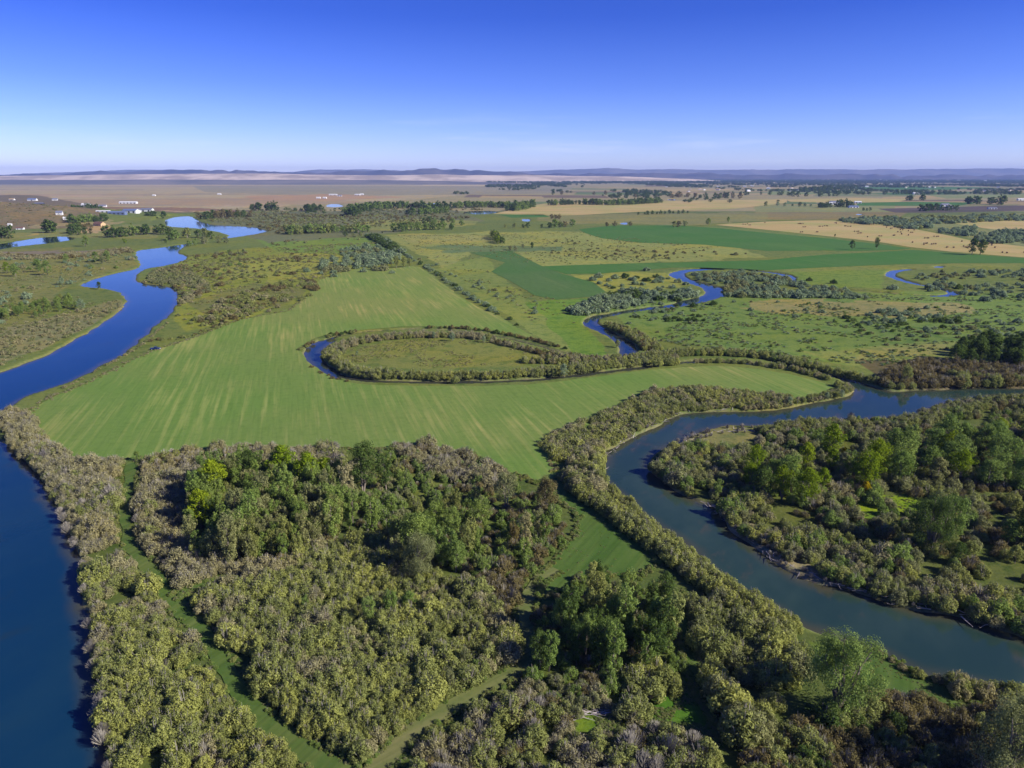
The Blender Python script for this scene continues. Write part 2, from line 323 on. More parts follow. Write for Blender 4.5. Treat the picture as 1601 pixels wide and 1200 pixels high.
# ------------------------------------------------------------------ ground sheet
def bluff(x, y):
    """low sage covered bluff at the far left"""
    h = 0
    for px, py, hh, rx, ry in ((-70, 338, 17, 420, 330), (25, 340, 13, 260, 230), (75, 344, 9, 170, 160), (-260, 335, 26, 500, 450)):
        cx, cy = G(px, py); h = h + hh * np.exp(-(((x - cx) / rx) ** 2 + ((y - cy) / ry) ** 2) * 1.3)
    q = fbm(x, y, 60, 3)
    h = h * (.75 + .5 * q)
    return np.where(h < .4, 0, h - .4)
GRID = []
def ground():
    a = np.radians(np.concatenate([np.arange(-180, -52, 4), np.arange(-52, 52, .115), np.arange(52, 180, 4)]))
    r = [6.]
    while r[-1] < 27500:
        q = r[-1]; r.append(q + (q * .2 if q < 60 else max(q * .0047, .42) if q < 2600 else q * .0085 if q < 9000 else q * .04))
    r = np.array(r)
    A, Q = np.meshgrid(a, r); x = Q * np.sin(A); y = Q * np.cos(A)
    sh = x.shape; x = x.ravel(); y = y.ravel()
    wx = x + (fbm(x, y, 14, 1) - .5) * 5; wy = y + (fbm(x, y, 14, 9) - .5) * 5
    near = (np.hypot(x, y) < 5200) & (y > 20)
    sd = np.full(x.shape, 1e6); sd[near] = water_sd(wx[near], wy[near])
    sd = np.where(near & (np.hypot(x, y) > 2000), sd - 0, sd)
    bank = np.clip(-sd / 1.2, -1, 1)                          # -1 dry, +1 in the channel
    z = np.where(bank > -1, -1.0 - bank * 1.0, 0.0); z = np.where(sd > 1.2, 0, z)
    z = z + np.where(sd > 30, bluff(x, y), 0)
    # ---- what grows on the ground, by zone (albedo)
    px, py = pix(x, y); front = y > 0
    px = np.where(front, px, -9999); py = np.where(front, py, 5000)
    n0 = fbm(x, y, 90, 5)
    wpx = px + (fbm(x, y, 40, 21) - .5) * 16 * np.clip((py - 270) / 200, .1, 1.5); wpy = py + (fbm(x, y, 40, 31) - .5) * 9 * np.clip((py - 275) / 120, .1, 1.5)
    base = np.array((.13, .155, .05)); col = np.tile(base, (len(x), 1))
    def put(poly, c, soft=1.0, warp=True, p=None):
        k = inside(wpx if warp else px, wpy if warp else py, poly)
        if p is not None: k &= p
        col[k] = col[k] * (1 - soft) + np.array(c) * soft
    far = py < 312
    put([(-400, 270), (2200, 270), (2200, 330), (-400, 330)], (.29, .25, .14), 1, False)
    for k in range(70):                                        # quilt of far strips on the right
        yy = 279 + 44 * N.random() ** 1.2; xx = N.uniform(560, 1750); ww = N.uniform(60, 260) * (yy - 268) / 25; hh = (yy - 273) * N.uniform(.05, .15)
        c = [(.33, .25, .13), (.10, .16, .06), (.16, .19, .09), (.27, .20, .12), (.14, .10, .08), (.38, .29, .15), (.20, .19, .10)][N.integers(7)]
        s = N.uniform(-.01, .01) * ww
        put([(xx, yy), (xx + ww, yy + s), (xx + ww * 1.03, yy + hh + s), (xx - 6, yy + hh)], c, .85, False)
    # the dry plain on the left
    put([(-500, 270), (900, 270), (780, 300), (640, 312), (420, 322), (300, 330), (100, 332), (-500, 332)], (.37, .30, .18), 1)
    for k in range(60):
        yy = 279 + 40 * N.random() ** 1.1; xx = N.uniform(-150, 700); ww = N.uniform(80, 380); hh = (yy - 272) * N.uniform(.03, .1)
        c = [(.46, .37, .25), (.34, .24, .16), (.26, .22, .16), (.42, .31, .21), (.31, .27, .19)][N.integers(5)]
        if yy < 300 or xx + ww < 560: put([(xx, yy), (xx + ww, yy), (xx + ww, yy + hh), (xx, yy + hh)], c, .7)
    put([(300, 290), (900, 291), (880, 302), (540, 306), (320, 300)], (.25, .23, .165), .8)
    put([(-60, 311), (200, 311), (420, 308), (560, 313), (560, 318), (300, 322), (-60, 320)], (.33, .24, .15), .8)
    put([(160, 324), (300, 324), (400, 330), (260, 334), (160, 331)], (.21, .13, .09), .9)
    put([(380, 306), (520, 303), (640, 308), (520, 313), (400, 313)], (.38, .24, .15), .8)
    put([(165, 329.5), (330, 331), (330, 332), (165, 331)], (.4, .3, .18), .9)
    # bluff
    put([(-400, 300), (60, 305), (150, 322), (160, 345), (100, 356), (-50, 362), (-400, 370)], (.17, .135, .08), 1)
    put([(-50, 366), (90, 360), (200, 352), (270, 352), (240, 372), (60, 372), (-50, 380)], (.19, .19, .075), .9)
    put([(40, 357), (180, 352), (200, 347), (150, 345), (60, 352)], (.30, .24, .13), .8)
    put([(120, 355), (170, 352), (180, 356), (150, 364), (120, 362)], (.40, .28, .16), .9)
    put([(-50, 372), (30, 370), (60, 362), (60, 366), (-20, 375), (-50, 379)], (.36, .25, .09), .7)
    # left meadows
    put([(-300, 395), (60, 388), (205, 392), (215, 415), (120, 440), (90, 460), (60, 520), (-300, 620)], (.165, .165, .06), 1)
    put([(-300, 390), (60, 393), (200, 386), (200, 393), (60, 402), (-300, 405)], (.20, .16, .13), .8)
    put([(-20, 520), (60, 505), (150, 480), (190, 470), (195, 480), (140, 510), (60, 550), (-40, 585)], (.20, .185, .10), .8)
    put([(280, 400), (430, 385), (600, 378), (640, 410), (540, 425), (490, 470), (400, 490), (290, 520), (270, 500)], (.185, .20, .05), 1)
    put([(340, 410), (470, 395), (540, 400), (500, 430), (430, 440), (330, 430)], (.235, .235, .065), .8)
    put([(400, 375), (590, 372), (640, 395), (560, 400), (430, 392)], (.14, .20, .05), .8)
    put([(290, 470), (400, 440), (480, 450), (440, 480), (330, 500)], (.14, .14, .06), .7)
    put([(330, 335), (700, 325), (760, 345), (600, 365), (420, 380), (330, 350)], (.14, .145, .075), 1)
    put([(560, 346), (640, 342), (750, 345), (740, 352), (640, 360), (560, 357)], (.21, .22, .08), .9)
    # meadow right of the hedge, behind the creek
    put([(600, 368), (760, 362), (900, 362), (1130, 384), (1200, 400), (1000, 412), (850, 415), (740, 395), (700, 420)], (.22, .23, .08), 1)
    put([(620, 365), (760, 368), (770, 378), (640, 380)], (.25, .24, .09), .9)
    put([(650, 386), (760, 383), (880, 386), (880, 391), (700, 395)], (.10, .145, .07), .8)
    put([(680, 420), (760, 400), (800, 450), (850, 480), (920, 560), (860, 540)], (.18, .21, .065), .9)
    put([(820, 470), (950, 465), (910, 500), (960, 560), (900, 550)], (.12, .19, .04), .9)
    put([(890, 430), (1040, 425), (1080, 445), (1000, 460), (940, 455)], (.23, .23, .065), .9)
    put([(1240, 415), (1420, 412), (1380, 425), (1380, 450), (1250, 446), (1230, 430)], (.14, .19, .045), .9)
    put([(1100, 412), (1600, 410), (1601, 416), (1400, 420), (1240, 424)], (.17, .185, .06), .8)
    put([(940, 465), (1200, 455), (1601, 460), (1900, 480), (1900, 590), (1400, 580), (1100, 540), (1000, 530)], (.135, .185, .055), 1)
    for q in ([(1150, 480), (1350, 470), (1500, 475), (1530, 488), (1420, 500), (1290, 495)], [(1420, 480), (1510, 480), (1520, 492), (1450, 492)], [(1340, 545), (1480, 535), (1490, 548), (1380, 558), (1330, 560)], [(1170, 470), (1290, 468), (1280, 478), (1170, 478)]):
        put(q, (.25, .215, .10), .8)
    put([(1240, 550), (1500, 530), (1540, 540), (1500, 560), (1350, 575)], (.20, .21, .075), .6)
    put([(1380, 340), (1700, 330), (1700, 400), (1560, 384), (1480, 365), (1400, 350)], (.19, .20, .09), .9)
    put([(1100, 353), (1220, 360), (1400, 385), (1350, 390), (1120, 362)], (.14, .18, .06), .8)
    put([(1180, 320), (1400, 320), (1400, 331), (1180, 331)], (.21, .23, .10), .9, False)
    put([(1180, 331), (1420, 331), (1400, 343), (1180, 343)], (.21, .17, .085), .9, False)
    put([(840, 335), (1200, 332), (1200, 345), (1080, 352), (900, 350), (840, 345)], (.20, .19, .085), .9)
    put([(520, 560), (540, 545), (620, 532), (700, 527), (770, 531), (840, 545), (880, 558), (800, 572), (700, 578), (580, 578)], (.16, .17, .055), 1)
    # ground below the thickets: leaf litter, grass, brown stems
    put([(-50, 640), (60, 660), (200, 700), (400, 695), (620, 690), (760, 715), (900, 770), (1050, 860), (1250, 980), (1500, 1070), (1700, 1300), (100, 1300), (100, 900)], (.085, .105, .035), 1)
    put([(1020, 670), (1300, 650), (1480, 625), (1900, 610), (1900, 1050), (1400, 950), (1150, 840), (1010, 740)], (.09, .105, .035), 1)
    put([(1330, 560), (1450, 560), (1700, 570), (1700, 605), (1400, 608)], (.10, .08, .045), .9)
    for q, c in (([(1040, 690), (1140, 665), (1200, 668), (1180, 690), (1080, 710)], (.17, .165, .075)), ([(1365, 780), (1400, 772), (1425, 775), (1432, 800), (1400, 790)], (.12, .185, .035)), ([(1330, 800), (1355, 790), (1378, 806), (1350, 812)], (.12, .185, .035)), ([(900, 1120), (960, 1112), (965, 1140), (905, 1148)], (.12, .185, .035)), ([(1020, 1090), (1085, 1080), (1095, 1130), (1020, 1130)], (.09, .17, .03)), ([(1060, 1040), (1110, 1060), (1160, 1160), (1120, 1170), (1080, 1110)], (.075, .13, .03)), ([(1120, 790), (1160, 800), (1240, 870), (1350, 915), (1330, 930), (1200, 875), (1140, 830)], (.23, .20, .13)),
                 ([(620, 740), (700, 740), (800, 780), (860, 860), (780, 880), (680, 830), (610, 790)], (.11, .13, .04)), ([(1260, 1000), (1380, 1010), (1530, 1070), (1560, 1120), (1400, 1110), (1290, 1050)], (.11, .15, .035)),
                 ([(1330, 770), (1460, 780), (1470, 800), (1340, 800)], (.16, .22, .03))):
        put(q, c, .9)
    # muddy margins of the water
    mud = np.array((.20, .165, .12)); m = np.clip(1 - np.abs(sd - .2) / 1.3, 0, 1)[:, None] * .7
    m = np.where((py < 420)[:, None], m * .4, m)
    col[:] = col * (1 - m) + mud * m
    jit = .88 + .24 * n0; col *= jit[:, None]; lum = col.mean(1, keepdims=True); fd = np.where(py > 335, 1.18, 1.05)[:, None]; col = np.clip((lum + (col - lum) * fd) * np.where(py > 335, 1.06, 1.0)[:, None], .004, 1)
    nr, na = sh; i = np.arange((nr - 1) * na).reshape(nr - 1, na); j = np.roll(i, -1, 1)
    f = np.stack([i, i + na, j + na, j], -1).reshape(-1, 4)[:, ::-1]
    me = bpy.data.meshes.new('ground'); me.vertices.add(len(x)); me.vertices.foreach_set('co', np.stack([x, y, z], 1).ravel())
    me.loops.add(f.size); me.loops.foreach_set('vertex_index', f.ravel().astype(np.int32))
    me.polygons.add(len(f)); me.polygons.foreach_set('loop_start', np.arange(0, f.size, 4, dtype=np.int32)); me.polygons.foreach_set('loop_total', np.full(len(f), 4, np.int32))
    me.update(calc_edges=True); GRID.extend([x, y, sd, f])
    if me.polygons[1000].normal.z < 0: me.flip_normals()
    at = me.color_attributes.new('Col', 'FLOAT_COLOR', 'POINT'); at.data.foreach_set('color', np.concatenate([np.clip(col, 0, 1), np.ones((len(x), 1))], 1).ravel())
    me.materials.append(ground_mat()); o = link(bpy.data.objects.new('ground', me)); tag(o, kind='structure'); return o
ground()

# ------------------------------------------------------------------ water sheets (the banks of the ground sheet cut them off)
def grow(p, d):
    p = np.asarray(p); n = len(p); a = 0
    for k in range(n): a += p[k][0] * p[(k + 1) % n][1] - p[(k + 1) % n][0] * p[k][1]
    s = 1 if a > 0 else -1; q = []
    for k in range(n):
        t = p[(k + 1) % n] - p[k - 1]; t = t / (np.hypot(*t) + 1e-9); q.append((p[k][0] + t[1] * d * s, p[k][1] - t[0] * d * s))
    return q
W1 = water_mat('water_blue_river', (.004, .032, .075), (.008, .040, .078), (.02, .036, .04), .06)
W2 = water_mat('water_teal_river', (.018, .042, .036), (.036, .064, .048), (.085, .065, .04), .06)
W3 = water_mat('water_creek', (.006, .020, .036), (.012, .03, .04), (.03, .034, .024), .04)
def water_meshes():
    X, Y, SD, FQ = GRID; f = FQ[(SD[FQ] < 2.2).any(1)]; cx, cy = X[f].mean(1), Y[f].mean(1); own = np.full(len(f), -1)
    for i, (n, p) in enumerate(Lr): own[(own < 0) & inside(cx, cy, grow(p, 7 if n != 'p' else 9))] = i
    for i, (p, hw) in enumerate((OX, CK)):
        k = own < 0; e = edist(cx[k], cy[k], p, False); idx = np.where(k)[0]; own[idx[e < 16]] = 3 + i
    for i, p in enumerate(Pn):
        k = (own < 0) & inside(cx, cy, grow(p, 12)); own[k] = 5 + i
    for i in range(5 + len(Pn)):
        q = f[own == i]
        if not len(q): continue
        u, inv = np.unique(q, return_inverse=True); inv = inv.reshape(q.shape); nm_ = ('river_water', 'river_water', 'pond_water', 'creek_water', 'creek_water')[i] if i < 5 else 'pond_water'
        me = bpy.data.meshes.new(nm_); me.from_pydata(np.stack([X[u], Y[u], np.full(len(u), WZ)], 1).tolist(), [], inv.tolist())
        a = me.attributes.new('offshore', 'FLOAT', 'POINT'); a.data.foreach_set('value', np.clip(-SD[u], -2, 40).astype(np.float32)); me.materials.append((W1, W2, W3, W3, W3)[i] if i < 5 else W3); me.update()
        if me.polygons[0].normal.z < 0: me.flip_normals()
        tag(link(bpy.data.objects.new(nm_, me)), kind='structure')
water_meshes()
def ribbon(line, hw, z, m, name):
    L1, R1 = [], []; n = len(line)
    for k in range(n):
        a = line[max(0, k - 1)]; b = line[min(n - 1, k + 1)]; t = (b - a) / (np.hypot(*(b - a)) + 1e-9); h = (hw(k) if callable(hw) else hw) * (float(fbm(np.array(line[k][0]), np.array(line[k][1]), 6, 3)) * 1.3 + .3)
        L1.append((line[k][0] - t[1] * h, line[k][1] + t[0] * h, z)); R1.append((line[k][0] + t[1] * h, line[k][1] - t[0] * h, z))
    v = L1 + R1; f = [(k, k + n, k + n + 1, k + 1) for k in range(n - 1)]
    me = mesh_of(name, v, f, m)
    if me.polygons[0].normal.z < 0: me.flip_normals()
    return tag(link(bpy.data.objects.new(name, me)), kind='structure')

# ------------------------------------------------------------------ crop fields and mown tracks
YAW = math.radians(16.8)
hay = crop_mat('hay_meadow', (.15, .215, .048), (.33, .315, .10), YAW, .56, (4.5, .03), .024, .3, .47, .72, .88, dry=(330, 760))
HAY = [(48, 640), (60, 632), (90, 618), (150, 592), (200, 566), (235, 550), (262, 541), (310, 525), (370, 501), (400, 495), (450, 486), (475, 468), (492, 450), (500, 436), (520, 430), (545, 422), (575, 419), (615, 420), (650, 414),
    (672, 427), (695, 445), (725, 467), (750, 480), (785, 497), (805, 510), (840, 528), (800, 525), (744, 512), (656, 509), (587, 513), (516, 521), (484, 531), (468, 546), (478, 562), (506, 584), (537, 597), (587, 602), (665, 603), (744, 603),
    (800, 602), (880, 597), (917, 590), (1000, 580), (1050, 575), (1125, 571), (1200, 578), (1250, 588), (1305, 603), (1298, 618), (1250, 622), (1200, 622), (1150, 620), (1100, 620), (1050, 625), (1000, 640), (970, 655), (930, 672), (890, 695), (862, 718), (878, 740), (900, 772), (880, 775),
    (850, 760), (800, 745), (750, 735), (700, 715), (660, 708), (600, 705), (500, 705), (400, 705), (330, 702), (300, 712), (245, 722), (215, 728), (160, 722), (100, 715), (80, 700), (62, 680), (50, 658)]
sheet('hay_field', gpoly(smooth(HAY, True, 1)), .12, hay)
alf = crop_mat('alfalfa', (.07, .155, .03), (.115, .20, .045), YAW, .5, (1.2, .03), .012, .2, .5, .75, .85)
alf2 = crop_mat('darker_alfalfa', (.085, .15, .04), (.13, .185, .055), YAW, .5, (1.2, .03), .012, .2, .5, .75, .85)
gold = crop_mat('stubble', (.42, .30, .115), (.50, .38, .17), 1.2, .5, (1.0, .05), .01, .2, .4, .7, .88)
soil = crop_mat('ploughed_soil', (.10, .075, .07), (.14, .10, .085), 1.2, .5, (1., .05), .01, .2, .4, .7, .8)
pale = crop_mat('pale_pasture', (.20, .22, .08), (.28, .26, .11), 1.2, .5, (1., .05), .01, .2, .4, .7, .88)
def fld(name, pts, m, z=.14): sheet(name, gpoly(pts, z), z, m)
fld('alfalfa_field', [(905, 358), (960, 352), (1062, 352), (1130, 357), (1200, 364), (1300, 373), (1380, 382), (1425, 388), (1400, 390.5), (1330, 392), (1290, 391), (1200, 392), (1100, 382), (1000, 379), (940, 372), (915, 364)], alf)
fld('alfalfa_field', [(845, 416), (900, 414), (1000, 411), (1100, 409), (1200, 406), (1250, 401), (1300, 397), (1370, 394), (1425, 390), (1500, 396), (1601, 403), (1800, 418), (1800, 424), (1601, 411), (1500, 411), (1400, 413), (1300, 417), (1200, 422), (1100, 418), (1050, 418), (1000, 422), (940, 427), (885, 428)], alf, .15)
fld('clover_field', [(733, 394), (800, 392), (844, 414), (880, 428), (928, 441), (946, 455), (938, 462), (870, 468), (835, 461), (800, 440), (768, 424), (790, 410)], alf2, .16)
fld('stubble_field', [(1118, 351), (1200, 346), (1282, 344), (1340, 345), (1392, 350), (1425, 357), (1475, 366), (1525, 377), (1575, 382), (1601, 385), (1800, 402), (1800, 418), (1601, 402), (1537, 397), (1487, 393), (1425, 386), (1375, 378), (1300, 369.5), (1200, 359)], gold)
fld('stubble_field', [(770, 334), (800, 328), (850, 318), (925, 315), (1025, 314.5), (1125, 312.5), (1230, 311), (1230, 317), (1150, 325.5), (1050, 328.5), (995, 331), (900, 336), (840, 336)], gold)
fld('stubble_field', [(1482, 347.5), (1550, 342.5), (1601, 342), (1800, 344), (1800, 366), (1601, 360), (1562, 360), (1512, 352)], gold)
fld('stubble_field', [(1230, 311.5), (1330, 309), (1420, 311), (1405, 315.5), (1300, 316.5), (1235, 315)], gold)
fld('dry_field', [(1540, 369), (1601, 371), (1700, 378), (1700, 388), (1601, 384), (1545, 374)], pale)
fld('ploughed_field', [(1372, 326), (1500, 323), (1560, 321), (1720, 321), (1720, 331), (1601, 329), (1475, 332), (1400, 332)], soil)
fld('green_field', [(1340, 316.5), (1425, 315), (1530, 316.5), (1500, 321), (1420, 321.5), (1340, 321)], alf)
fld('green_field', [(780, 335), (850, 335), (860, 339), (800, 340)], alf)
fld('green_field', [(1350, 302), (1420, 300), (1530, 299.5), (1500, 304), (1400, 304.5)], alf2)
fld('green_field', [(1330, 292), (1440, 291), (1560, 293), (1480, 296.5), (1340, 296)], alf)
fld('pasture_field', [(1200, 299), (1290, 298), (1370, 300), (1330, 303.5), (1200, 304)], pale)
fld('pasture_field', [(1450, 305), (1640, 303), (1640, 308), (1480, 310)], pale)
mow = crop_mat('mown_track_grass', (.075, .125, .026), (.14, .165, .045), -.5, .6, (2.5, .05), .05, .6, .4, .7, .75)
mow2 = crop_mat('dry_track_grass', (.13, .15, .045), (.24, .21, .09), -.9, .6, (2.5, .05), .05, .6, .4, .7, .8)
fld('mown_clearing', [(868, 745), (900, 765), (940, 778), (1005, 850), (1030, 880), (990, 905), (930, 890), (890, 925), (845, 930), (838, 900), (870, 870), (898, 838), (905, 810), (885, 790), (850, 765)], mow, .17)
fld('mown_clearing', [(1340, 1010), (1375, 1022), (1420, 1047), (1510, 1078), (1540, 1100), (1480, 1110), (1420, 1095), (1350, 1080)], mow, .17)
TRACKS = [([(208, 715), (203, 745), (196, 790), (196, 830), (215, 870), (250, 910), (275, 945), (320, 985), (352, 1045), (395, 1110), (450, 1160), (520, 1200), (560, 1230)], 2.2, mow),
          ([(270, 935), (310, 915), (370, 905)], 1.5, mow),
          ([(560, 1230), (605, 1185), (650, 1140), (720, 1095), (800, 1055), (835, 1020), (815, 960), (835, 910), (870, 890)], 2.0, mow2),
          ([(1060, 925), (1072, 990), (1082, 1040), (1100, 1090), (1130, 1130)], 1.4, mow)]
TR = []
for k, (pts, hw, m) in enumerate(TRACKS):
    g = gpoly(smooth(pts, False, 2)); TR.append((g, hw)); ribbon(g, hw, .18 + .01 * k, m, 'grass_track')

# ------------------------------------------------------------------ distant hills and dunes
def ridge(name, dist, depth, prof, m, rough=.25, n=700, rows=14, seed=0, jag=0):
    xs = np.array([p[0] for p in prof], float); ys = np.array([p[1] for p in prof], float)
    px = np.linspace(xs[0], xs[-1], n); hy = np.interp(px, xs, ys)
    if jag: hy = hy - (np.abs(fbm(px, px * 0, 60, seed + 2, 4) - .5) * -2 + .35) * jag
    v = []; fz = F / CP
    for r in range(rows):
        q = r / (rows - 1); D = dist + depth * (q - .5); s = math.sin(math.pi * min(1, q * 1.0)) ** .8 if r not in (0, rows - 1) else 0
        for k in range(n):
            top = (274.0 - hy[k]) / fz * dist + H
            x = (px[k] - 800.5) / fz * D
            nz = fbm(np.array(x), np.array(D), depth * .35, seed, 4)
            v.append((x, D, max(-2, s * top * (1 - rough * (1 - s) - rough * (1.1 - nz * 1.4) * (1 if q < .48 else .4))) if s > 0 else -2))
    f = [(r * n + k, r * n + k + 1, (r + 1) * n + k + 1, (r + 1) * n + k) for r in range(rows - 1) for k in range(n - 1)]
    me = mesh_of(name, v, f, m)
    for p in me.polygons: p.use_smooth = True
    tag(link(bpy.data.objects.new(name, me)), kind='structure')
def hill_mat(name, a, b, sc):
    m, t, o = mat(name); g = nd(t, 'ShaderNodeNewGeometry'); n = noise(t, g.outputs['Position'], sc, 5, .6)
    surf(t, o, mixc(t, a, b, ramp(t, n, .4, .62)), .95, None, .05); return m
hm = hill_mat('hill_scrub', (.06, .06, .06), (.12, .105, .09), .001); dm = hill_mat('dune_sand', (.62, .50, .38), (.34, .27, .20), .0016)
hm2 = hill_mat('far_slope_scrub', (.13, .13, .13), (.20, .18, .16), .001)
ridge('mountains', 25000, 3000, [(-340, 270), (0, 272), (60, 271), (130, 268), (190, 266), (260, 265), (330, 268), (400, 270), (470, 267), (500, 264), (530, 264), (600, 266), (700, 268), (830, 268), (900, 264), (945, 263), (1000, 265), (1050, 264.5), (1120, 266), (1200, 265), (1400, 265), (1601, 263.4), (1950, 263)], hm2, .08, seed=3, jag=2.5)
ridge('hills', 18000, 3000, [(-340, 273.5), (-100, 272.5), (30, 273), (80, 271), (120, 270), (180, 267.5), (230, 269), (280, 266.5), (330, 267.5), (390, 267), (430, 270), (470, 271.5), (520, 270), (560, 268), (600, 263.5), (625, 267), (655, 265.5), (680, 264), (700, 266), (720, 265.5), (760, 268), (800, 270), (860, 272), (1000, 272), (1100, 271), (1400, 274), (1950, 276)], hm, .14, seed=5, jag=7)
ridge('sand_dunes', 12500, 1600, [(-340, 276), (40, 273.6), (140, 272.4), (200, 272), (300, 270.5), (420, 270), (470, 271.5), (540, 273), (640, 273), (680, 271.6), (720, 273), (790, 273.4), (820, 271.9), (870, 273.5), (980, 275), (1080, 279), (1180, 285)], dm, .3, seed=8)
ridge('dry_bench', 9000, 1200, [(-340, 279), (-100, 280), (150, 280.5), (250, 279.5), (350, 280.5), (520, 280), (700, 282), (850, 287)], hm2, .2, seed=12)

# ------------------------------------------------------------------ plants
def leafset(rng, cen, rad, n, size, ups=.25, out=.8, shell=.45, asp=.55):
    """n leaf sprays spread over each ellipsoid clump; returns verts, faces"""
    V = []; Fc = []
    for c, r in zip(cen, rad):
        d = rng.normal(size=(n, 3)); d /= np.linalg.norm(d, axis=1)[:, None]
        q = (shell + (1 - shell) * rng.random(n) ** .5)[:, None]
        p = np.array(c) + d * q * np.array(r)
        nr = d * out + rng.normal(size=(n, 3)) * .34 + np.array((0, 0, ups)); nr /= np.linalg.norm(nr, axis=1)[:, None]
        t = np.cross(nr, rng.normal(size=(n, 3))); t /= np.linalg.norm(t, axis=1)[:, None] + 1e-9; b = np.cross(nr, t)
        s = size * (.6 + .8 * rng.random(n))[:, None]
        q4 = np.stack([p - t * s, p - b * s * asp, p + t * s, p + b * s * asp], 1).reshape(-1, 3)
        V.append(q4)
    V = np.concatenate(V); Fc = np.arange(len(V)).reshape(-1, 4).tolist()
    return V.tolist(), Fc
def sticks(rng, starts, ends, w0, w1):
    V = []; Fc = []
    for a, b, u, v in zip(starts, ends, w0, w1):
        a = np.array(a, float); b = np.array(b, float); d = b - a; d /= np.linalg.norm(d) + 1e-9
        s = np.cross(d, (0.3, .2, 1) if abs(d[2]) < .9 else (1, 0, 0)); s /= np.linalg.norm(s); q = np.cross(d, s); k = len(V)
        for (o, wd) in ((a, u), (b, v)):
            for an in (0, 2.094, 4.189): V.append(tuple(o + (s * math.cos(an) + q * math.sin(an)) * wd))
        for e in range(3): Fc.append((k + e, k + (e + 1) % 3, k + 3 + (e + 1) % 3, k + 3 + e))
    return V, Fc
def shrub_geo(seed, hgt=3.6, rad=1.9, lobes=16, leaves=70, size=.19, twig=9, tuft=1.35, gap=0):
    rng = np.random.default_rng(seed); cen = []; rd = []; st = []; en = []
    for k in range(lobes):
        a = rng.random() * 6.283; q = rng.random() ** .5; x, y = rad * q * math.cos(a) * .85, rad * q * math.sin(a) * .85
        zt = hgt * (1 - .55 * q ** 2) * rng.uniform(.72, 1.0); r = rng.uniform(.42, .68) * rad * .62
        cen.append((x, y, zt - r * tuft * .6)); rd.append((r, r, r * tuft)); st.append((x * .15, y * .15, 0)); en.append((x, y, zt))
    for k in range(lobes // 2):
        a = rng.random() * 6.283; x, y = rad * .8 * math.cos(a), rad * .8 * math.sin(a); r = rng.uniform(.4, .6) * rad * .6
        cen.append((x, y, hgt * rng.uniform(.22, .45))); rd.append((r, r, r * 1.2))
    V, Fc = leafset(rng, cen, rd, leaves, size)
    for k in range(twig):
        a = rng.random() * 6.283; q = rng.random(); x, y = rad * 1.1 * q * math.cos(a), rad * 1.1 * q * math.sin(a)
        st.append((x * .15, y * .15, 0)); en.append((x, y, hgt * (1.06 - .5 * q * q) * rng.uniform(.8, 1.05)))
    v2, f2 = sticks(rng, st, en, [.055] * len(st), [.018] * len(st))
    return V, Fc, v2, f2
def tree_geo(seed, hgt, rad, base, puffs, leaves, size, shape='col', tr=.22, stems=1):
    rng = np.random.default_rng(seed); cen = []; rd = []; st = []; en = []; w0 = []; w1 = []
    tops = [(rng.uniform(-.06, .06) * hgt + (k and rng.uniform(-.22, .22) * hgt), rng.uniform(-.06, .06) * hgt + (k and rng.uniform(-.22, .22) * hgt), hgt * rng.uniform(.85, 1) * (1 if k == 0 else rng.uniform(.75, .95))) for k in range(stems)]
    for t in tops:
        prev = (0, 0, 0); n = 4
        for k in range(1, n + 1):
            q = k / n; c = (t[0] * q + rng.uniform(-.12, .12) * rad * .4, t[1] * q + rng.uniform(-.12, .12) * rad * .4, t[2] * .93 * q)
            st.append(prev); en.append(c); w0.append(tr * (1 - .85 * (q - 1 / n))); w1.append(tr * (1 - .85 * q)); prev = c
    for k in range(puffs):
        t = tops[k % stems]; q = rng.random() ** (.8 if shape == 'col' else .62)        # height fraction inside the crown
        z = base * hgt + (t[2] - base * hgt) * q
        if shape == 'col': env = rad * (math.sin(math.pi * (.12 + .88 * (1 - q) ** .8)) ** .7 * .8 + .14)
        else: env = rad * math.sqrt(max(.02, 1 - (2 * q - .95) ** 2)) * rng.uniform(.75, 1.15)
        a = rng.random() * 6.283; e = env * rng.random() ** .45 * .85
        x = t[0] * (z / hgt) + e * math.cos(a); y = t[1] * (z / hgt) + e * math.sin(a)
        r = rad * rng.uniform(.17, .34) * (1 if shape == 'col' else 1.0)
        cen.append((x, y, z)); rd.append((r, r, r * (1.6 if shape == 'col' else .85)))
        if k % 2 == 0:
            zb = max(base * hgt * .6, z - e * .9); st.append((t[0] * (zb / hgt), t[1] * (zb / hgt), zb)); en.append((x, y, z)); w0.append(tr * .28); w1.append(tr * .08)
    V, Fc = leafset(rng, cen, rd, leaves, size, .3)
    v2, f2 = sticks(rng, st, en, w0, w1)
    return V, Fc, v2, f2
GEO = {}
def reg(kind, geos): GEO[kind] = geos
reg('willow', [shrub_geo(10 + k, 3.5, 1.9, 16, 92, .15) for k in range(6)])
reg('scrub', [shrub_geo(30 + k, 2.8, 1.9, 14, 58, .145, 34) for k in range(5)])         # twiggy, half bare
reg('dead', [shrub_geo(50 + k, 3.2, 1.8, 5, 10, .14, 210) for k in range(3)])
reg('bush', [shrub_geo(60 + k, 2.4, 2.0, 14, 26, .28, 3, 1.15) for k in range(5)])       # mid distance
reg('reed', [shrub_geo(70 + k, 2.2, 1.5, 16, 36, .16, 10, 1.9) for k in range(4)])
reg('aspen', [tree_geo(80 + k, 11, 2.3, .12, 46, 66, .18, 'col', .2) for k in range(6)])
reg('cotton', [tree_geo(90 + k, 13, 4.4, .24, 76, 66, .2, 'round', .34, 2 + k % 2) for k in range(6)])
reg('round', [tree_geo(100 + k, 9.5, 3.4, .12, 60, 52, .22, 'round', .25, 1) for k in range(3)])
reg('giant', [tree_geo(140 + k, 16, 6.8, .04, 58, 300, .15, 'round', .5, 5) for k in range(2)])
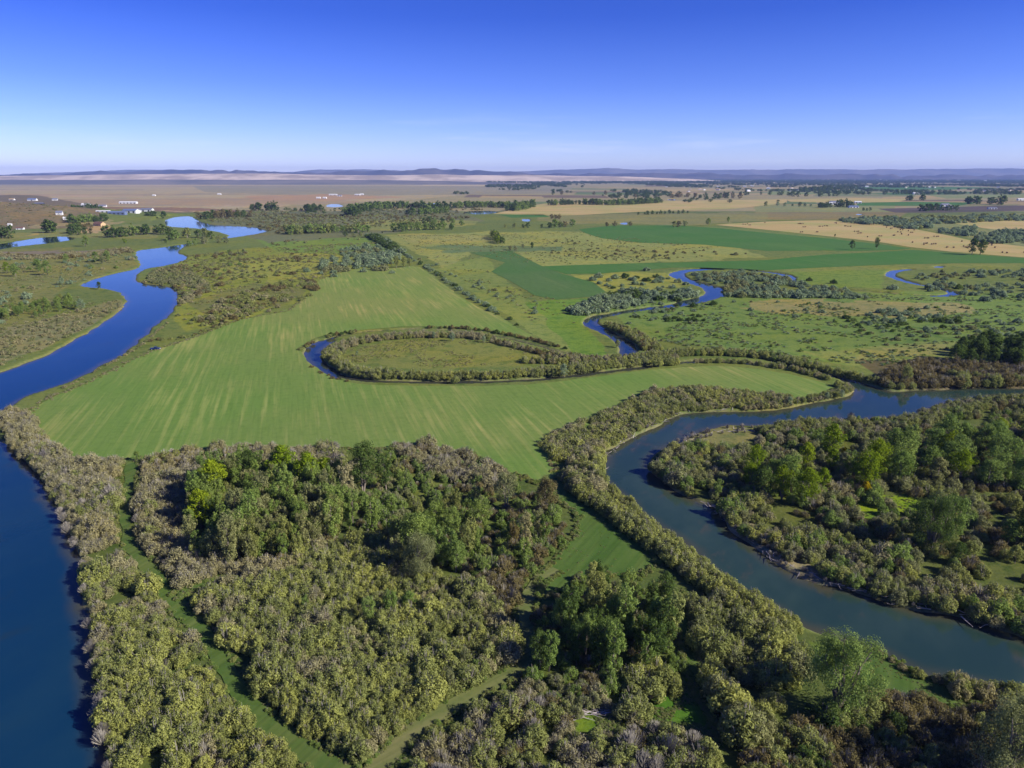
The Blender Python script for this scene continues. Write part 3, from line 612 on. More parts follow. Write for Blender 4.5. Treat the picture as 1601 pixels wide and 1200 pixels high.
reg('bare', [tree_geo(110 + k, 11, 3.0, .3, 60, 5, .2, 'round', .26, 3) for k in range(2)])
reg('far', [tree_geo(120 + k, 11, 5.6, .0, 30, 12, .8, 'round', .3, 2) for k in range(5)])
reg('farbush', [shrub_geo(130 + k, 3.2, 3.0, 9, 9, .7, 0, .9) for k in range(4)])
PROTO = {}
lib = bpy.data.collections.new('plant_prototypes')     # never linked to the scene
def proto(kind, leaf, v):
    key = (kind, leaf, v)
    if key in PROTO: return PROTO[key]
    V, Fc, v2, f2 = GEO[kind][v]
    bk = TWIG if kind in ('willow', 'scrub', 'dead', 'reed') else BARK
    n = len(V); joined = mesh_of('%s_%s' % (kind, leaf), list(V) + list(v2), Fc + [tuple(i + n for i in q) for q in f2], [LEAF[leaf], bk], [0] * len(Fc) + [1] * len(f2))
    crown = mesh_of('crown_' + leaf, V, Fc, LEAF[leaf]) if kind in ('aspen', 'cotton', 'round', 'bare', 'far', 'giant') else None
    trunk = None
    if crown is not None:
        tk = ('trunk', kind, v)
        if tk not in PROTO: PROTO[tk] = mesh_of('trunk', v2, f2, bk)
        trunk = PROTO[tk]
    PROTO[key] = (joined, crown, trunk); return PROTO[key]
PLACED = {}                                            # name -> list of placements
def plant(name, kind, leaf, x, y, sc, label, cat, group, z=0.0, hs=1.0, solo=False):
    PLACED.setdefault(MERGE.get(name, name), []).append((x, y, z, sc, hs, kind, leaf, R.randrange(len(GEO[kind])), R.random() * 6.283, label, cat, group, solo))
HSIZE = {'willow': 3.5, 'scrub': 2.6, 'dead': 3.2, 'bush': 2.4, 'reed': 2.2, 'aspen': 11, 'cotton': 13, 'round': 9.5, 'bare': 11, 'giant': 16, 'far': 12, 'farbush': 3.2}
def clear(x, y, m=.8):
    """true where no water and no mown track is in the way"""
    sd = water_sd(x, y); k = sd > m
    for g, hw in TR: k &= edist(x, y, g, False) > hw + .9
    return k
CL = [gpoly([(868, 752), (900, 772), (940, 785), (1000, 850), (1020, 878), (985, 890), (930, 872), (885, 905), (850, 915), (845, 895), (876, 865), (898, 838), (905, 810), (885, 790), (850, 765)]),
      gpoly([(1365, 1020), (1420, 1052), (1510, 1080), (1520, 1092), (1420, 1080), (1370, 1060)]),
      gpoly([(1365, 780), (1400, 770), (1430, 773), (1436, 806), (1400, 792)]), gpoly([(1325, 803), (1355, 788), (1382, 808), (1350, 816)]), gpoly([(898, 1123), (960, 1112), (968, 1150), (905, 1158)]), gpoly([(1020, 1095), (1080, 1085), (1085, 1135), (1025, 1140)])]
def zone(name, poly, space, mix, size, label, cat, group, dens=1.0, warp=0, m=.8, hk=.55, zfun=None, jitter=.5, gap=.3, rough=.4):
    """fill an outlined area; mix = [(kind, leaf, weight)], size = (min, max) scale"""
    hh = HSIZE[mix[0][0]] * (size[0] + size[1]) / 2 * hk
    g = gpoly(poly, hh); b0, b1 = g.min(0), g.max(0)
    nx, ny = int((b1[0] - b0[0]) / space) + 1, int((b1[1] - b0[1]) / space) + 1
    X, Y = np.meshgrid(b0[0] + np.arange(nx) * space, b0[1] + np.arange(ny) * space)
    X = X + N.uniform(-jitter, jitter, X.shape) * space; Y = Y + N.uniform(-jitter, jitter, Y.shape) * space
    X, Y = X.ravel(), Y.ravel(); k = inside(X + (fbm(X, Y, 12, 4) - .5) * warp, Y + (fbm(X, Y, 12, 14) - .5) * warp, g); X, Y = X[k], Y[k]
    if not len(X): return
    if dens < 1: k = vn(X, Y, space * 5, 77) * .6 + N.random(len(X)) * .4 < dens; X, Y = X[k], Y[k]
    if not len(X): return
    k = clear(X, Y, m)
    for c in CL: k &= ~inside(X, Y, c)
    gp = fbm(X, Y, space * 3.2, 205); k &= gp > gap
    X, Y = X[k], Y[k]; tot = sum(q[2] for q in mix)
    pn = fbm(X, Y, space * 5, 55); hn = fbm(X, Y, space * 3.5, 305)
    for x, y, q, hv in zip(X, Y, pn, hn):
        u = min(.999, max(0, (q - .5) * 1.5 + .5 + R.uniform(-.28, .28))) * tot; a = 0
        for kind, leaf, wt in mix:
            a += wt
            if u <= a: break
        s = R.uniform(*size) * (1 + rough * (hv - .5) * 2.6) * (1.25 if R.random() < .06 * rough * 2 else 1); plant(name if not callable(name) else name(kind, leaf), kind, leaf, x, y, s, label(kind, leaf) if callable(label) else label, cat, group, float(zfun(x, y)) if zfun else 0.0)
def row(name, pts, step, width, mix, size, label, cat, group, hk=.5, m=.6, dens=1.0):
    hh = HSIZE[mix[0][0]] * (size[0] + size[1]) / 2 * hk; g = gpoly(smooth(pts, False, 1), hh); X = []; Y = []
    for k in range(len(g) - 1):
        a, b = g[k], g[k + 1]; d = b - a; l = np.hypot(*d); n = max(1, int(l / step)); nn = np.array((-d[1], d[0])) / (l + 1e-9)
        nw = max(1, int(round(width / step)))
        for i in range(n):
            for j in range(nw):
                p = a + d * (i + N.uniform(-.3, .3)) / n + nn * (((j + .5) / nw - .5) * width + N.uniform(-.3, .3) * step)
                X.append(p[0]); Y.append(p[1])
    X, Y = np.array(X), np.array(Y); k = clear(X, Y, m) & (N.random(len(X)) < dens)
    tot = [q[2] for q in mix]
    for x, y in zip(X[k], Y[k]):
        kind, leaf, _ = R.choices(mix, tot)[0]; plant(name, kind, leaf, x, y, R.uniform(*size), label, cat, group)
def one(name, kind, leaf, px, py, hgt, label, cat='tree', group=None, hs=1.0):
    x, y = G(px, py); plant(name, kind, leaf, x, y, hgt / HSIZE[kind], label, cat, group, 0, hs, True)

KN = {'willow': 'willow bush', 'scrub': 'twiggy half bare bush', 'dead': 'bare grey dead bush', 'bush': 'rounded bush', 'reed': 'upright reedy willow clump'}
CN = {'olive': 'olive green', 'tan': 'grey tan', 'yellow': 'yellowish olive', 'brown': 'dark brown', 'green': 'mid green', 'bright': 'bright green', 'dark': 'dark green', 'silver': 'silvery green', 'sage': 'sage green', 'gold': 'golden'}
def lab(where): return lambda kind, leaf: '%s %s %s' % (CN[leaf], KN[kind], where) if kind != 'dead' else 'bare grey dead bush ' + where
def nm(kind, leaf): return {'willow': 'willow_bush', 'scrub': 'twiggy_bush', 'dead': 'dead_bush', 'bush': 'round_bush', 'reed': 'reedy_willow'}[kind]
MERGE = {'bank_willow': 'willow_bush', 'riverside_willow': 'willow_bush', 'thicket_willow': 'willow_bush', 'meadow_willow': 'willow_bush', 'foreground_willow': 'willow_bush', 'mound_willow': 'willow_bush', 'brush_willow': 'willow_bush',
    'oxbow_willow': 'riverbank_willow', 'creekside_willow': 'riverbank_willow', 'bankside_willow': 'riverbank_willow', 'island_willow': 'riverbank_willow', 'twiggy_bank_bush': 'twiggy_bush', 'twiggy_thicket_bush': 'twiggy_bush', 'brown_brush': 'twiggy_bush',
    'twiggy_island_bush': 'twiggy_bush', 'brown_thicket_bush': 'twiggy_bush', 'grey_foreground_bush': 'twiggy_bush', 'brown_foreground_bush': 'twiggy_bush', 'outer_ring_bush': 'sage_bush', 'shore_bush': 'willow_bush'}
def nmz(d): return lambda kind, leaf: d.get(kind) or nm(kind, leaf)

# left bank thicket, grey at its far end, yellowish olive at the near end
zone(nmz({'willow': 'bank_willow', 'scrub': 'twiggy_bank_bush'}), [(-6, 660), (8, 640), (45, 645), (70, 685), (110, 715), (210, 722), (200, 760), (193, 800), (205, 850), (232, 890), (140, 900), (128, 860), (108, 815), (88, 780), (60, 735), (20, 695)], 2.3,
     [('scrub', 'tan', 3), ('willow', 'tan', 2.4), ('scrub', 'olive', 1.4), ('willow', 'olive', 1.2), ('dead', 'tan', .7)], (.85, 1.35), lab('in the thicket on the left river bank below the hay field'), 'bush', 'bushes of the left bank thicket, far end', warp=4)
zone(nmz({'willow': 'riverside_willow', 'scrub': 'twiggy_bank_bush'}), [(130, 880), (232, 890), (270, 950), (310, 1000), (345, 1060), (395, 1135), (470, 1190), (560, 1290), (160, 1290), (150, 1130), (140, 1000)], 2.0,
     [('scrub', 'tan', 1.3), ('willow', 'olive', 2.2), ('willow', 'yellow', 3), ('scrub', 'olive', 1)], (.8, 1.25), lab('in the thicket between the left river and the mown track'), 'bush', 'bushes of the left bank thicket, near end', warp=3)
# grey brown thicket west and south of the aspens
zone(nmz({'willow': 'thicket_willow', 'scrub': 'twiggy_thicket_bush'}), [(220, 722), (250, 712), (300, 700), (400, 695), (520, 700), (545, 720), (500, 735), (400, 720), (330, 735), (290, 770), (285, 840), (330, 870), (400, 880), (470, 850), (520, 840), (480, 875), (390, 905), (300, 925), (262, 900), (225, 860), (210, 800), (212, 750)], 2.3,
     [('scrub', 'tan', 3.2), ('willow', 'tan', 2), ('scrub', 'brown', 1.2), ('willow', 'olive', 1.3), ('dead', 'tan', .6)], (.85, 1.35), lab('in the thicket around the aspen grove'), 'bush', 'bushes around the aspen grove', warp=4)
# the large olive thicket in the middle foreground
zone(nmz({'willow': 'meadow_willow'}), [(285, 945), (330, 912), (400, 885), (500, 845), (600, 835), (660, 880), (720, 905), (800, 955), (812, 1000), (780, 1040), (700, 1080), (640, 1125), (600, 1170), (560, 1190), (490, 1165), (425, 1110), (385, 1060), (350, 1005)], 2.05,
     [('willow', 'tan', 1.6), ('willow', 'olive', 3), ('willow', 'yellow', 2.5), ('willow', 'olive', 1.5)], (.8, 1.2), lab('in the large round thicket between the two mown tracks'), 'bush', 'bushes of the middle thicket', warp=3)
zone('aspen_tree', [(330, 930), (500, 870), (650, 900), (790, 960), (780, 1020), (620, 1110), (480, 1100), (370, 1000)], 7.5, [('aspen', 'green', 2), ('aspen', 'sage', 1), ('round', 'olive', 1), ('aspen', 'olive', 1)], (.34, .62), 'x', 'tree', 'young trees rising from the middle thicket', dens=.5, rough=.3)
zone('aspen_tree', [(80, 760), (190, 780), (260, 930), (340, 1080), (430, 1180), (180, 1190), (150, 1000)], 8.5, [('aspen', 'olive', 2), ('round', 'green', 1), ('aspen', 'sage', 1)], (.3, .52), 'x', 'tree', 'young trees in the left bank thicket', dens=.5, rough=.3)
zone('aspen_tree', [(640, 1190), (740, 1110), (960, 1130), (1150, 1190)], 8, [('aspen', 'olive', 2), ('round', 'sage', 1)], (.3, .5), 'x', 'tree', 'young trees in the bottom thicket', dens=.45, rough=.3)
# aspen grove
zone('aspen_tree', [(290, 800), (310, 745), (380, 725), (430, 730), (520, 735), (560, 765), (560, 800), (520, 830), (470, 850), (400, 862), (330, 868), (290, 850)], 3.0,
     [('aspen', 'green', 2), ('aspen', 'sage', 1.2), ('aspen', 'olive', .6), ('aspen', 'green', 1.5)], (.6, 1.15), lambda k, l: 'slender %s aspen in the dense grove left of centre' % CN[l], 'tree', 'aspens of the left grove', hk=.45, dens=.85, warp=4)
zone('aspen_tree', [(560, 770), (620, 745), (700, 760), (730, 800), (870, 800), (860, 850), (800, 880), (700, 870), (620, 860), (560, 840)], 5.0, [('aspen', 'sage', 1.4), ('aspen', 'green', 2), ('cotton', 'green', .5), ('aspen', 'olive', .6)], (.6, 1.25), lambda k, l: 'slender %s aspen standing loosely among dark brush at the centre' % CN[l], 'tree', 'aspens amid the central brush', hk=.45, dens=.46, rough=.3)
for i, (a, b, h, k, c, l) in enumerate([(335, 790, 15, 'round', 'bright', 'broad bright green tree at the upper left of the aspen grove'), (315, 825, 12, 'round', 'bright', 'small bright green tree at the left edge of the aspen grove'),
        (395, 765, 15, 'cotton', 'dark', 'dark green round tree at the back of the aspen grove'), (442, 762, 15, 'round', 'bright', 'bright green round tree in the back row of the grove'), (488, 775, 15, 'round', 'bright', 'bright yellow-green round tree in the back row of the grove'),
        (510, 768, 12, 'round', 'bright', 'small yellow-green tree beside the pale columnar tree'), (528, 765, 19, 'bare', 'tan', 'tall half bare greyish tree at the hay field edge'), (545, 795, 15, 'aspen', 'tan', 'grey tan leaved columnar tree below the half bare one'),
        (568, 775, 20, 'cotton', 'dark', 'tall dark open crowned tree with visible trunk at the field edge'), (604, 765, 14, 'aspen', 'dark', 'narrow dark green tree right of the open crowned tree'), (570, 800, 7, 'round', 'green', 'low round green tree below the open crowned tree'),
        (612, 800, 6, 'round', 'green', 'low bushy green tree below the narrow dark tree'), (655, 905, 15, 'giant', 'sage', 'large dense grey-green tree at the centre of the foreground'), (625, 890, 11, 'aspen', 'sage', 'grey-green tree left of the large dense one'),
        (690, 888, 10, 'aspen', 'green', 'green tree right of the large dense grey-green one'), (715, 800, 8, 'aspen', 'olive', 'olive columnar tree behind the central brush'), (790, 795, 14, 'cotton', 'sage', 'pale grey-green tree near the clearing'), (853, 805, 14, 'cotton', 'brown', 'leaning dark brown tree beside the mown clearing'),
        (822, 868, 13, 'aspen', 'tan', 'tall grey-brown tree left of the clearing'), (805, 850, 8, 'aspen', 'brown', 'brownish tree behind the tall grey-brown one'), (745, 790, 8, 'aspen', 'sage', 'sage tree at the right of the central brush'), (515, 985, 8, 'bare', 'tan', 'dead white branched tree in a dark hollow of the middle thicket'),
        (580, 975, 8, 'aspen', 'green', 'green tree rising from the middle thicket'), (610, 965, 9, 'aspen', 'green', 'taller green tree rising from the middle thicket'), (640, 960, 6, 'round', 'green', 'low green tree at the back of the middle thicket'),
        (1308, 1112, 20, 'giant', 'green', 'huge green cottonwood beside the lower river bank'), (1300, 1135, 5, 'round', 'green', 'small green tree at the foot of the huge cottonwood'), (1572, 1225, 20, 'giant', 'sage', 'tall pale green tree in the bottom right corner'), (1600, 1190, 13, 'round', 'green', 'green tree at the right frame edge beside the tall pale one'),
        (1530, 1230, 7, 'bare', 'tan', 'leafless mauve tree left of the tall pale one'), (1300, 712, 12, 'round', 'bright', 'rounded bright green tree on the far side of the right forest'), (1325, 750, 12, 'aspen', 'green', 'narrow green tree with an open trunk in the right forest'), (1350, 765, 13, 'cotton', 'bright', 'yellow-green cottonwood in the right forest'),
        (1352, 775, 5, 'round', 'gold', 'small golden tree low in the right forest'), (1320, 715, 4, 'round', 'gold', 'golden bush topping the right forest'), (1455, 860, 19, 'giant', 'dark', 'very tall dark green tree in the right forest'), (1482, 850, 16, 'cotton', 'green', 'tall green tree leaning on the very tall dark one'),
        (1385, 880, 5, 'round', 'green', 'dark round bush tree near the right river bank'), (1235, 775, 16, 'cotton', 'green', 'wide green cottonwood at the left of the right forest'), (1205, 765, 12, 'cotton', 'green', 'green cottonwood at the left edge of the right forest'), (1415, 600, 11, 'cotton', 'olive', 'lone olive cottonwood behind the brown thicket'),
        (882, 589, 7, 'round', 'silver', 'blue-grey round willow in the oxbow bank row'), (1233, 634, 4.5, 'round', 'silver', 'blue-grey bush tree on the near creek bank'), (1293, 624, 3.5, 'round', 'silver', 'first small blue-grey willow by the river mouth'), (1316, 622, 4, 'round', 'silver', 'second small blue-grey willow by the river mouth'),
        (707, 533, 6, 'round', 'silver', 'silver willow on the far side of the oxbow meadow'), (678, 529, 4.5, 'round', 'silver', 'smaller silver willow on the far side of the oxbow meadow'), (757, 535, 4.5, 'round', 'silver', 'round silver willow right of the larger pair'), (558, 556, 3, 'round', 'silver', 'small silver bush at the left of the oxbow meadow'),
        (965, 543, 5, 'round', 'olive', 'round olive willow where the creek meets the oxbow'), (832, 388, 9, 'round', 'dark', 'dark round tree at the end of the meadow clump'), (818, 388, 7, 'round', 'sage', 'sage tree left of the dark round one'),
        (1519, 398, 21, 'round', 'dark', 'left one of a dark pair of trees at the stubble field edge'), (1532, 398, 20, 'round', 'dark', 'right one of a dark pair of trees at the stubble field edge'), (1371, 389, 18, 'aspen', 'dark', 'slim tall tree alone at the alfalfa edge'), (1332, 390, 13, 'round', 'dark', 'short dark tree alone in the alfalfa field'),
        (1107, 352, 16, 'round', 'green', 'lone round tree above the alfalfa field'), (1138, 348, 13, 'round', 'green', 'small lone tree by the stubble corner'), (1305, 370, 5, 'round', 'dark', 'small dark tree on the stubble edge'), (1555, 553, 12, 'round', 'green', 'low green tree in front of the dark river grove'),
        (215, 721, 4, 'round', 'green', 'small blue-green bush tree at the start of the mown track')]):
    one('cottonwood_tree' if k in ('cotton', 'giant') else 'aspen_tree' if k == 'aspen' else 'dead_tree' if k == 'bare' else 'round_tree', k, c, a, b, h, l, 'tree', None, {'cotton': .82, 'giant': .85}.get(k, 1.0))
# dark brush and brown undergrowth at the centre
zone(nmz({'willow': 'brush_willow', 'scrub': 'brown_brush'}), [(560, 720), (600, 700), (650, 695), (760, 725), (830, 760), (885, 800), (890, 830), (860, 860), (830, 900), (760, 900), (640, 870), (560, 830), (540, 770)], 2.9,
     [('scrub', 'brown', 1.4), ('willow', 'green', 2.4), ('willow', 'olive', 1.2), ('willow', 'sage', 1.2), ('scrub', 'tan', .5)], (.5, 1.1), lab('in the dark brush at the centre of the picture'), 'bush', 'bushes of the central brush', warp=5, dens=.72)
zone(nmz({'scrub': 'twiggy_thicket_bush', 'willow': 'thicket_willow'}), [(612, 690), (670, 690), (740, 712), (795, 735), (780, 760), (700, 745), (640, 720)], 2.3, [('scrub', 'tan', 3), ('willow', 'tan', 1.5), ('scrub', 'brown', 1)], (.9, 1.4), lab('along the lower edge of the hay field'), 'bush', 'bushes on the hay field edge')
zone(nmz({'willow': 'brush_willow', 'scrub': 'brown_brush'}), [(800, 900), (835, 890), (850, 960), (840, 1000), (815, 980), (740, 900)], 2.4, [('scrub', 'brown', 2), ('willow', 'green', 1)], (.6, 1.0), lab('beside the bend of the dry track'), 'bush', 'bushes of the central brush')
# aspen and cottonwood grove right of the dry track
zone('aspen_tree', [(862, 960), (895, 925), (940, 905), (1000, 912), (1050, 930), (1060, 960), (1040, 1010), (980, 1040), (905, 1060), (858, 1040)], 4.8,
     [('aspen', 'green', 2), ('aspen', 'dark', 1), ('aspen', 'green', 1), ('aspen', 'olive', .6)], (.8, 1.25), lambda k, l: 'pointed %s aspen in the grove right of the dry track' % CN[l], 'tree', 'aspens of the right grove', hk=.45, dens=.85)
zone(nmz({'scrub': 'brown_brush', 'willow': 'brush_willow'}), [(830, 940), (900, 900), (1060, 920), (1070, 1040), (980, 1090), (830, 1100)], 3.0, [('scrub', 'brown', 2), ('willow', 'green', 2), ('willow', 'sage', 1)], (.6, .95), lab('under the grove right of the dry track'), 'bush', 'undergrowth of the right grove', dens=.8)
for a, b, h, c in ((1035, 960, 12, 'dark'), (875, 985, 10, 'green'), (915, 1025, 11, 'green'), (965, 1000, 12, 'green'), (845, 1045, 10, 'dark')):
    one('cottonwood_tree', 'cotton', c, a, b, h, {1035: 'dark crowned tree beside the clearing at the top of the right grove', 875: 'green tree at the top left of the right grove', 915: 'green tree in the middle of the right grove', 965: 'tall green tree at the right of the grove', 845: 'dark tree overhanging the dry track'}[a], 'tree', None, .8)
# light olive mounds between grove and river
zone(nmz({'willow': 'mound_willow'}), [(1070, 935), (1130, 930), (1190, 960), (1250, 1000), (1262, 1040), (1215, 1060), (1210, 1130), (1170, 1160), (1130, 1110), (1085, 1020), (1055, 960)], 2.3,
     [('willow', 'olive', 3), ('willow', 'sage', 1), ('willow', 'yellow', 1.5)], (1.0, 1.5), lab('in the mounded thicket between the right grove and the river'), 'bush', 'mounded willows right of the grove')
zone(nmz({'willow': 'mound_willow'}), [(975, 1050), (1020, 1020), (1060, 1040), (1050, 1100), (985, 1110)], 2.6, [('willow', 'olive', 3), ('willow', 'yellow', 1)], (1.0, 1.45), lab('in the clump above the bright grass glade'), 'bush', 'willow clump above the glade')
# willow row on the left bank of the right river
row(  'bankside_willow', [(893, 742), (917, 768), (950, 786), (990, 818), (1037, 852), (1090, 890), (1140, 925), (1195, 955), (1245, 985)], 2.0, 6.0, [('willow', 'olive', 2), ('willow', 'yellow', 2), ('willow', 'sage', .6)], (1.0, 1.35), 'olive willow bush in the long row between the clearing and the right river', 'bush', 'willow row along the right river')
zone(nmz({'willow': 'bankside_willow'}), [(882, 735), (905, 700), (945, 690), (940, 735), (935, 765), (905, 765)], 2.2, [('willow', 'olive', 2), ('willow', 'tan', 1), ('willow', 'yellow', 1)], (1.0, 1.5), lab('in the clump at the narrow bend of the right river'), 'bush', 'willows at the river bend')
row('bankside_willow', [(937, 748), (945, 764), (976, 783), (1011, 818), (1051, 848), (1101, 886), (1148, 927), (1200, 953), (1243, 979)], 2.0, 3.0, [('willow', 'olive', 2), ('willow', 'sage', 1), ('willow', 'yellow', 1)], (.7, 1.05), 'x', 'bush', 'willow row along the right river', hk=.25, m=.1)
# reedy band above the right river
zone(nmz({'reed': 'reedy_willow'}), [(845, 695), (870, 672), (925, 650), (975, 630), (1010, 612), (1060, 602), (1130, 606), (1190, 612), (1240, 615), (1230, 635), (1130, 632), (1060, 645), (1010, 660), (960, 690), (900, 715), (870, 715)], 1.9,
     [('reed', 'yellow', 2), ('reed', 'tan', 1), ('reed', 'olive', 2)], (.8, 1.5), lab('in the tall reed belt below the hay field tongue'), 'bush', 'reedy willows below the hay field tongue', warp=3)
row('bankside_willow', [(945, 700), (990, 672), (1040, 650), (1100, 635), (1180, 633), (1260, 624), (1310, 612), (1335, 600)], 2.4, 5, [('willow', 'olive', 2), ('willow', 'sage', 1), ('scrub', 'tan', 1)], (.6, .95), 'low olive willow bush on the upper bank of the right river', 'bush', 'willows on the upper bank of the right river')
zone(nmz({'willow': 'bankside_willow'}), [(1295, 595), (1320, 600), (1342, 607), (1335, 618), (1300, 620)], 2.6, [('willow', 'olive', 1), ('willow', 'yellow', 1)], (.6, .9), lab('on the spit at the creek mouth'), 'bush', 'willows on the spit')
# rings round the oxbow
row('oxbow_willow', [(520, 548), (510, 556), (525, 570), (560, 581), (620, 586), (700, 588), (780, 586), (850, 581), (920, 573), (990, 566), (1060, 560)], 2.5, 11, [('willow', 'olive', 3), ('willow', 'sage', .5), ('willow', 'yellow', 1.4)], (.9, 1.55), 'olive willow bush in the thick inner ring of the oxbow', 'bush', 'inner ring of oxbow willows')
row('oxbow_willow', [(518, 548), (540, 535), (590, 526), (650, 521), (720, 521), (770, 526)], 3.0, 11, [('willow', 'tan', 3), ('willow', 'olive', 1.5)], (.8, 1.2), 'grey tan willow bush in the back arc of the inner oxbow ring', 'bush', 'back arc of oxbow willows')
row('oxbow_willow', [(770, 530), (810, 539), (850, 550), (900, 556), (960, 560)], 3.2, 7, [('willow', 'tan', 2), ('willow', 'brown', 1.5), ('willow', 'olive', 1)], (.7, 1.1), 'brownish willow bush at the back right of the oxbow ring', 'bush', 'back right arc of oxbow willows')
row('outer_ring_bush', [(470, 545), (490, 532), (530, 519), (600, 512), (680, 509), (745, 512), (800, 522), (850, 533), (890, 545)], 3.2, 4.5, [('bush', 'brown', 2), ('bush', 'olive', 1.4), ('bush', 'dark', .6)], (.7, 1.15), 'dark olive bush on the outer bank of the oxbow', 'bush', 'outer bank bushes of the oxbow')
row('outer_ring_bush', [(478, 556), (490, 572), (510, 586), (545, 597)], 4.2, 1.5, [('bush', 'brown', 2), ('bush', 'tan', 1)], (.35, .7), 'low brown bush on the near left bank of the oxbow', 'bush', 'low bushes on the near oxbow bank', m=.2)
row('oxbow_willow', [(820, 560), (870, 562), (930, 562), (1000, 556), (1060, 552)], 3.0, 10, [('willow', 'olive', 2), ('willow', 'tan', 1.5), ('willow', 'yellow', 1)], (.8, 1.2), 'yellowish willow bush in the wide belt right of the oxbow', 'bush', 'willow belt right of the oxbow')
# belts between the oxbow and the river mouth
row('creekside_willow', [(1020, 552), (1080, 548), (1150, 548), (1210, 555), (1270, 570), (1330, 588), (1380, 598)], 2.8, 9, [('willow', 'olive', 3), ('willow', 'green', .6), ('willow', 'yellow', 1)], (.95, 1.35), 'dark based willow bush in the belt above the lower creek', 'bush', 'willow belt above the lower creek')
row('creekside_willow', [(1060, 562), (1130, 561), (1200, 567), (1260, 578), (1305, 591)], 2.8, 5, [('willow', 'olive', 2), ('willow', 'tan', 1)], (.7, 1.05), 'pale olive willow bush between the creek and the hay field tongue', 'bush', 'willows along the hay field tongue')
row('creekside_willow', [(945, 505), (965, 512), (990, 521), (1010, 533), (1025, 546)], 2.8, 11, [('willow', 'brown', .6), ('willow', 'olive', 2), ('willow', 'yellow', .8)], (.95, 1.4), 'brownish willow bush in the short belt along the upper creek', 'bush', 'willow belt along the upper creek')
zone(nmz({'willow': 'creekside_willow', 'scrub': 'brown_thicket_bush'}), [(1370, 592), (1395, 572), (1440, 562), (1520, 566), (1601, 572), (1700, 578), (1700, 596), (1601, 603), (1525, 604), (1437, 607), (1400, 609)], 3.0,
     [('scrub', 'brown', 2), ('willow', 'brown', 1.5), ('scrub', 'tan', .8), ('willow', 'olive', 1.3)], (1.0, 1.6), lab('in the brown thicket above the river mouth'), 'bush', 'bushes of the brown thicket', warp=4)
zone('round_tree', [(1490, 560), (1510, 545), (1560, 538), (1700, 540), (1700, 568), (1601, 570), (1530, 566)], 8.0, [('round', 'dark', 3), ('round', 'olive', 1)], (1.1, 1.5), 'dark round tree in the grove at the far right edge', 'tree', 'dark grove at the right edge', hk=.3, rough=.15)
# forest on the right hand island
zone(nmz({'willow': 'island_willow', 'scrub': 'twiggy_island_bush'}), [(1018, 730), (1050, 700), (1100, 690), (1160, 700), (1200, 760), (1210, 800), (1300, 830), (1420, 860), (1530, 900), (1601, 930), (1750, 990), (1750, 1060), (1601, 990), (1500, 955), (1400, 930), (1330, 905), (1240, 870), (1150, 820), (1100, 775), (1050, 750)], 2.7,
     [('willow', 'olive', 2.2), ('scrub', 'tan', 1), ('willow', 'sage', 1), ('willow', 'green', .8), ('willow', 'yellow', .8), ('scrub', 'brown', .5)], (.85, 1.35), lab('on the near shore of the island forest at the right'), 'bush', 'bushes on the island shore', warp=5, dens=.9)
zone(nmz({'willow': 'island_willow', 'scrub': 'twiggy_island_bush'}), [(1180, 665), (1280, 650), (1380, 655), (1450, 640), (1500, 625), (1601, 618), (1750, 610), (1750, 980), (1601, 920), (1420, 850), (1300, 820), (1210, 780)], 4.0,
     [('willow', 'olive', 1.6), ('scrub', 'brown', 1), ('willow', 'sage', 1), ('willow', 'green', 1.2), ('scrub', 'tan', .7)], (.8, 1.3), lab('amid the trees of the island forest at the right'), 'bush', 'undergrowth of the island forest', dens=.85)
row('island_willow', [(1200, 672), (1260, 662), (1320, 660), (1380, 660), (1430, 655), (1480, 638), (1550, 625), (1601, 622), (1700, 615)], 3.0, 9, [('willow', 'olive', 2), ('willow', 'sage', 1.4), ('scrub', 'tan', .6)], (.9, 1.35), 'sage olive willow bush on the far shore of the island forest', 'bush', 'willows on the far island shore')
zone(lambda k, l: 'cottonwood_tree' if k == 'cotton' else 'forest_tree', [(1160, 740), (1230, 712), (1320, 712), (1400, 705), (1460, 695), (1540, 675), (1601, 670), (1750, 670), (1750, 760), (1601, 750), (1480, 760), (1400, 745), (1340, 775), (1260, 790), (1180, 775)], 9.5,
     [('cotton', 'green', 3), ('cotton', 'bright', 2), ('round', 'sage', 1), ('cotton', 'dark', 1), ('round', 'bright', 1), ('round', 'olive', 1)], (.7, 1.1), lambda k, l: '%s tree in the upper part of the island forest' % CN[l], 'tree', 'trees in the upper island forest', hk=.3, dens=.9, rough=.12)
zone(lambda k, l: 'cottonwood_tree' if k == 'cotton' else 'forest_tree', [(1400, 830), (1500, 790), (1601, 790), (1750, 800), (1750, 930), (1601, 900), (1500, 890), (1420, 860)], 11.0, [('round', 'green', 2), ('cotton', 'dark', 1), ('round', 'olive', 1)], (.5, .8), lambda k, l: '%s tree in the lower part of the island forest' % CN[l], 'tree', 'trees in the lower island forest', hk=.3, dens=.7)
zone('aspen_tree', [(1060, 760), (1180, 760), (1230, 820), (1330, 850), (1250, 850), (1120, 800)], 10, [('aspen', 'sage', 1), ('aspen', 'green', 1)], (.4, .65), 'small green tree among willows on the island shore', 'tree', 'small trees on the island shore', hk=.3, dens=.7)
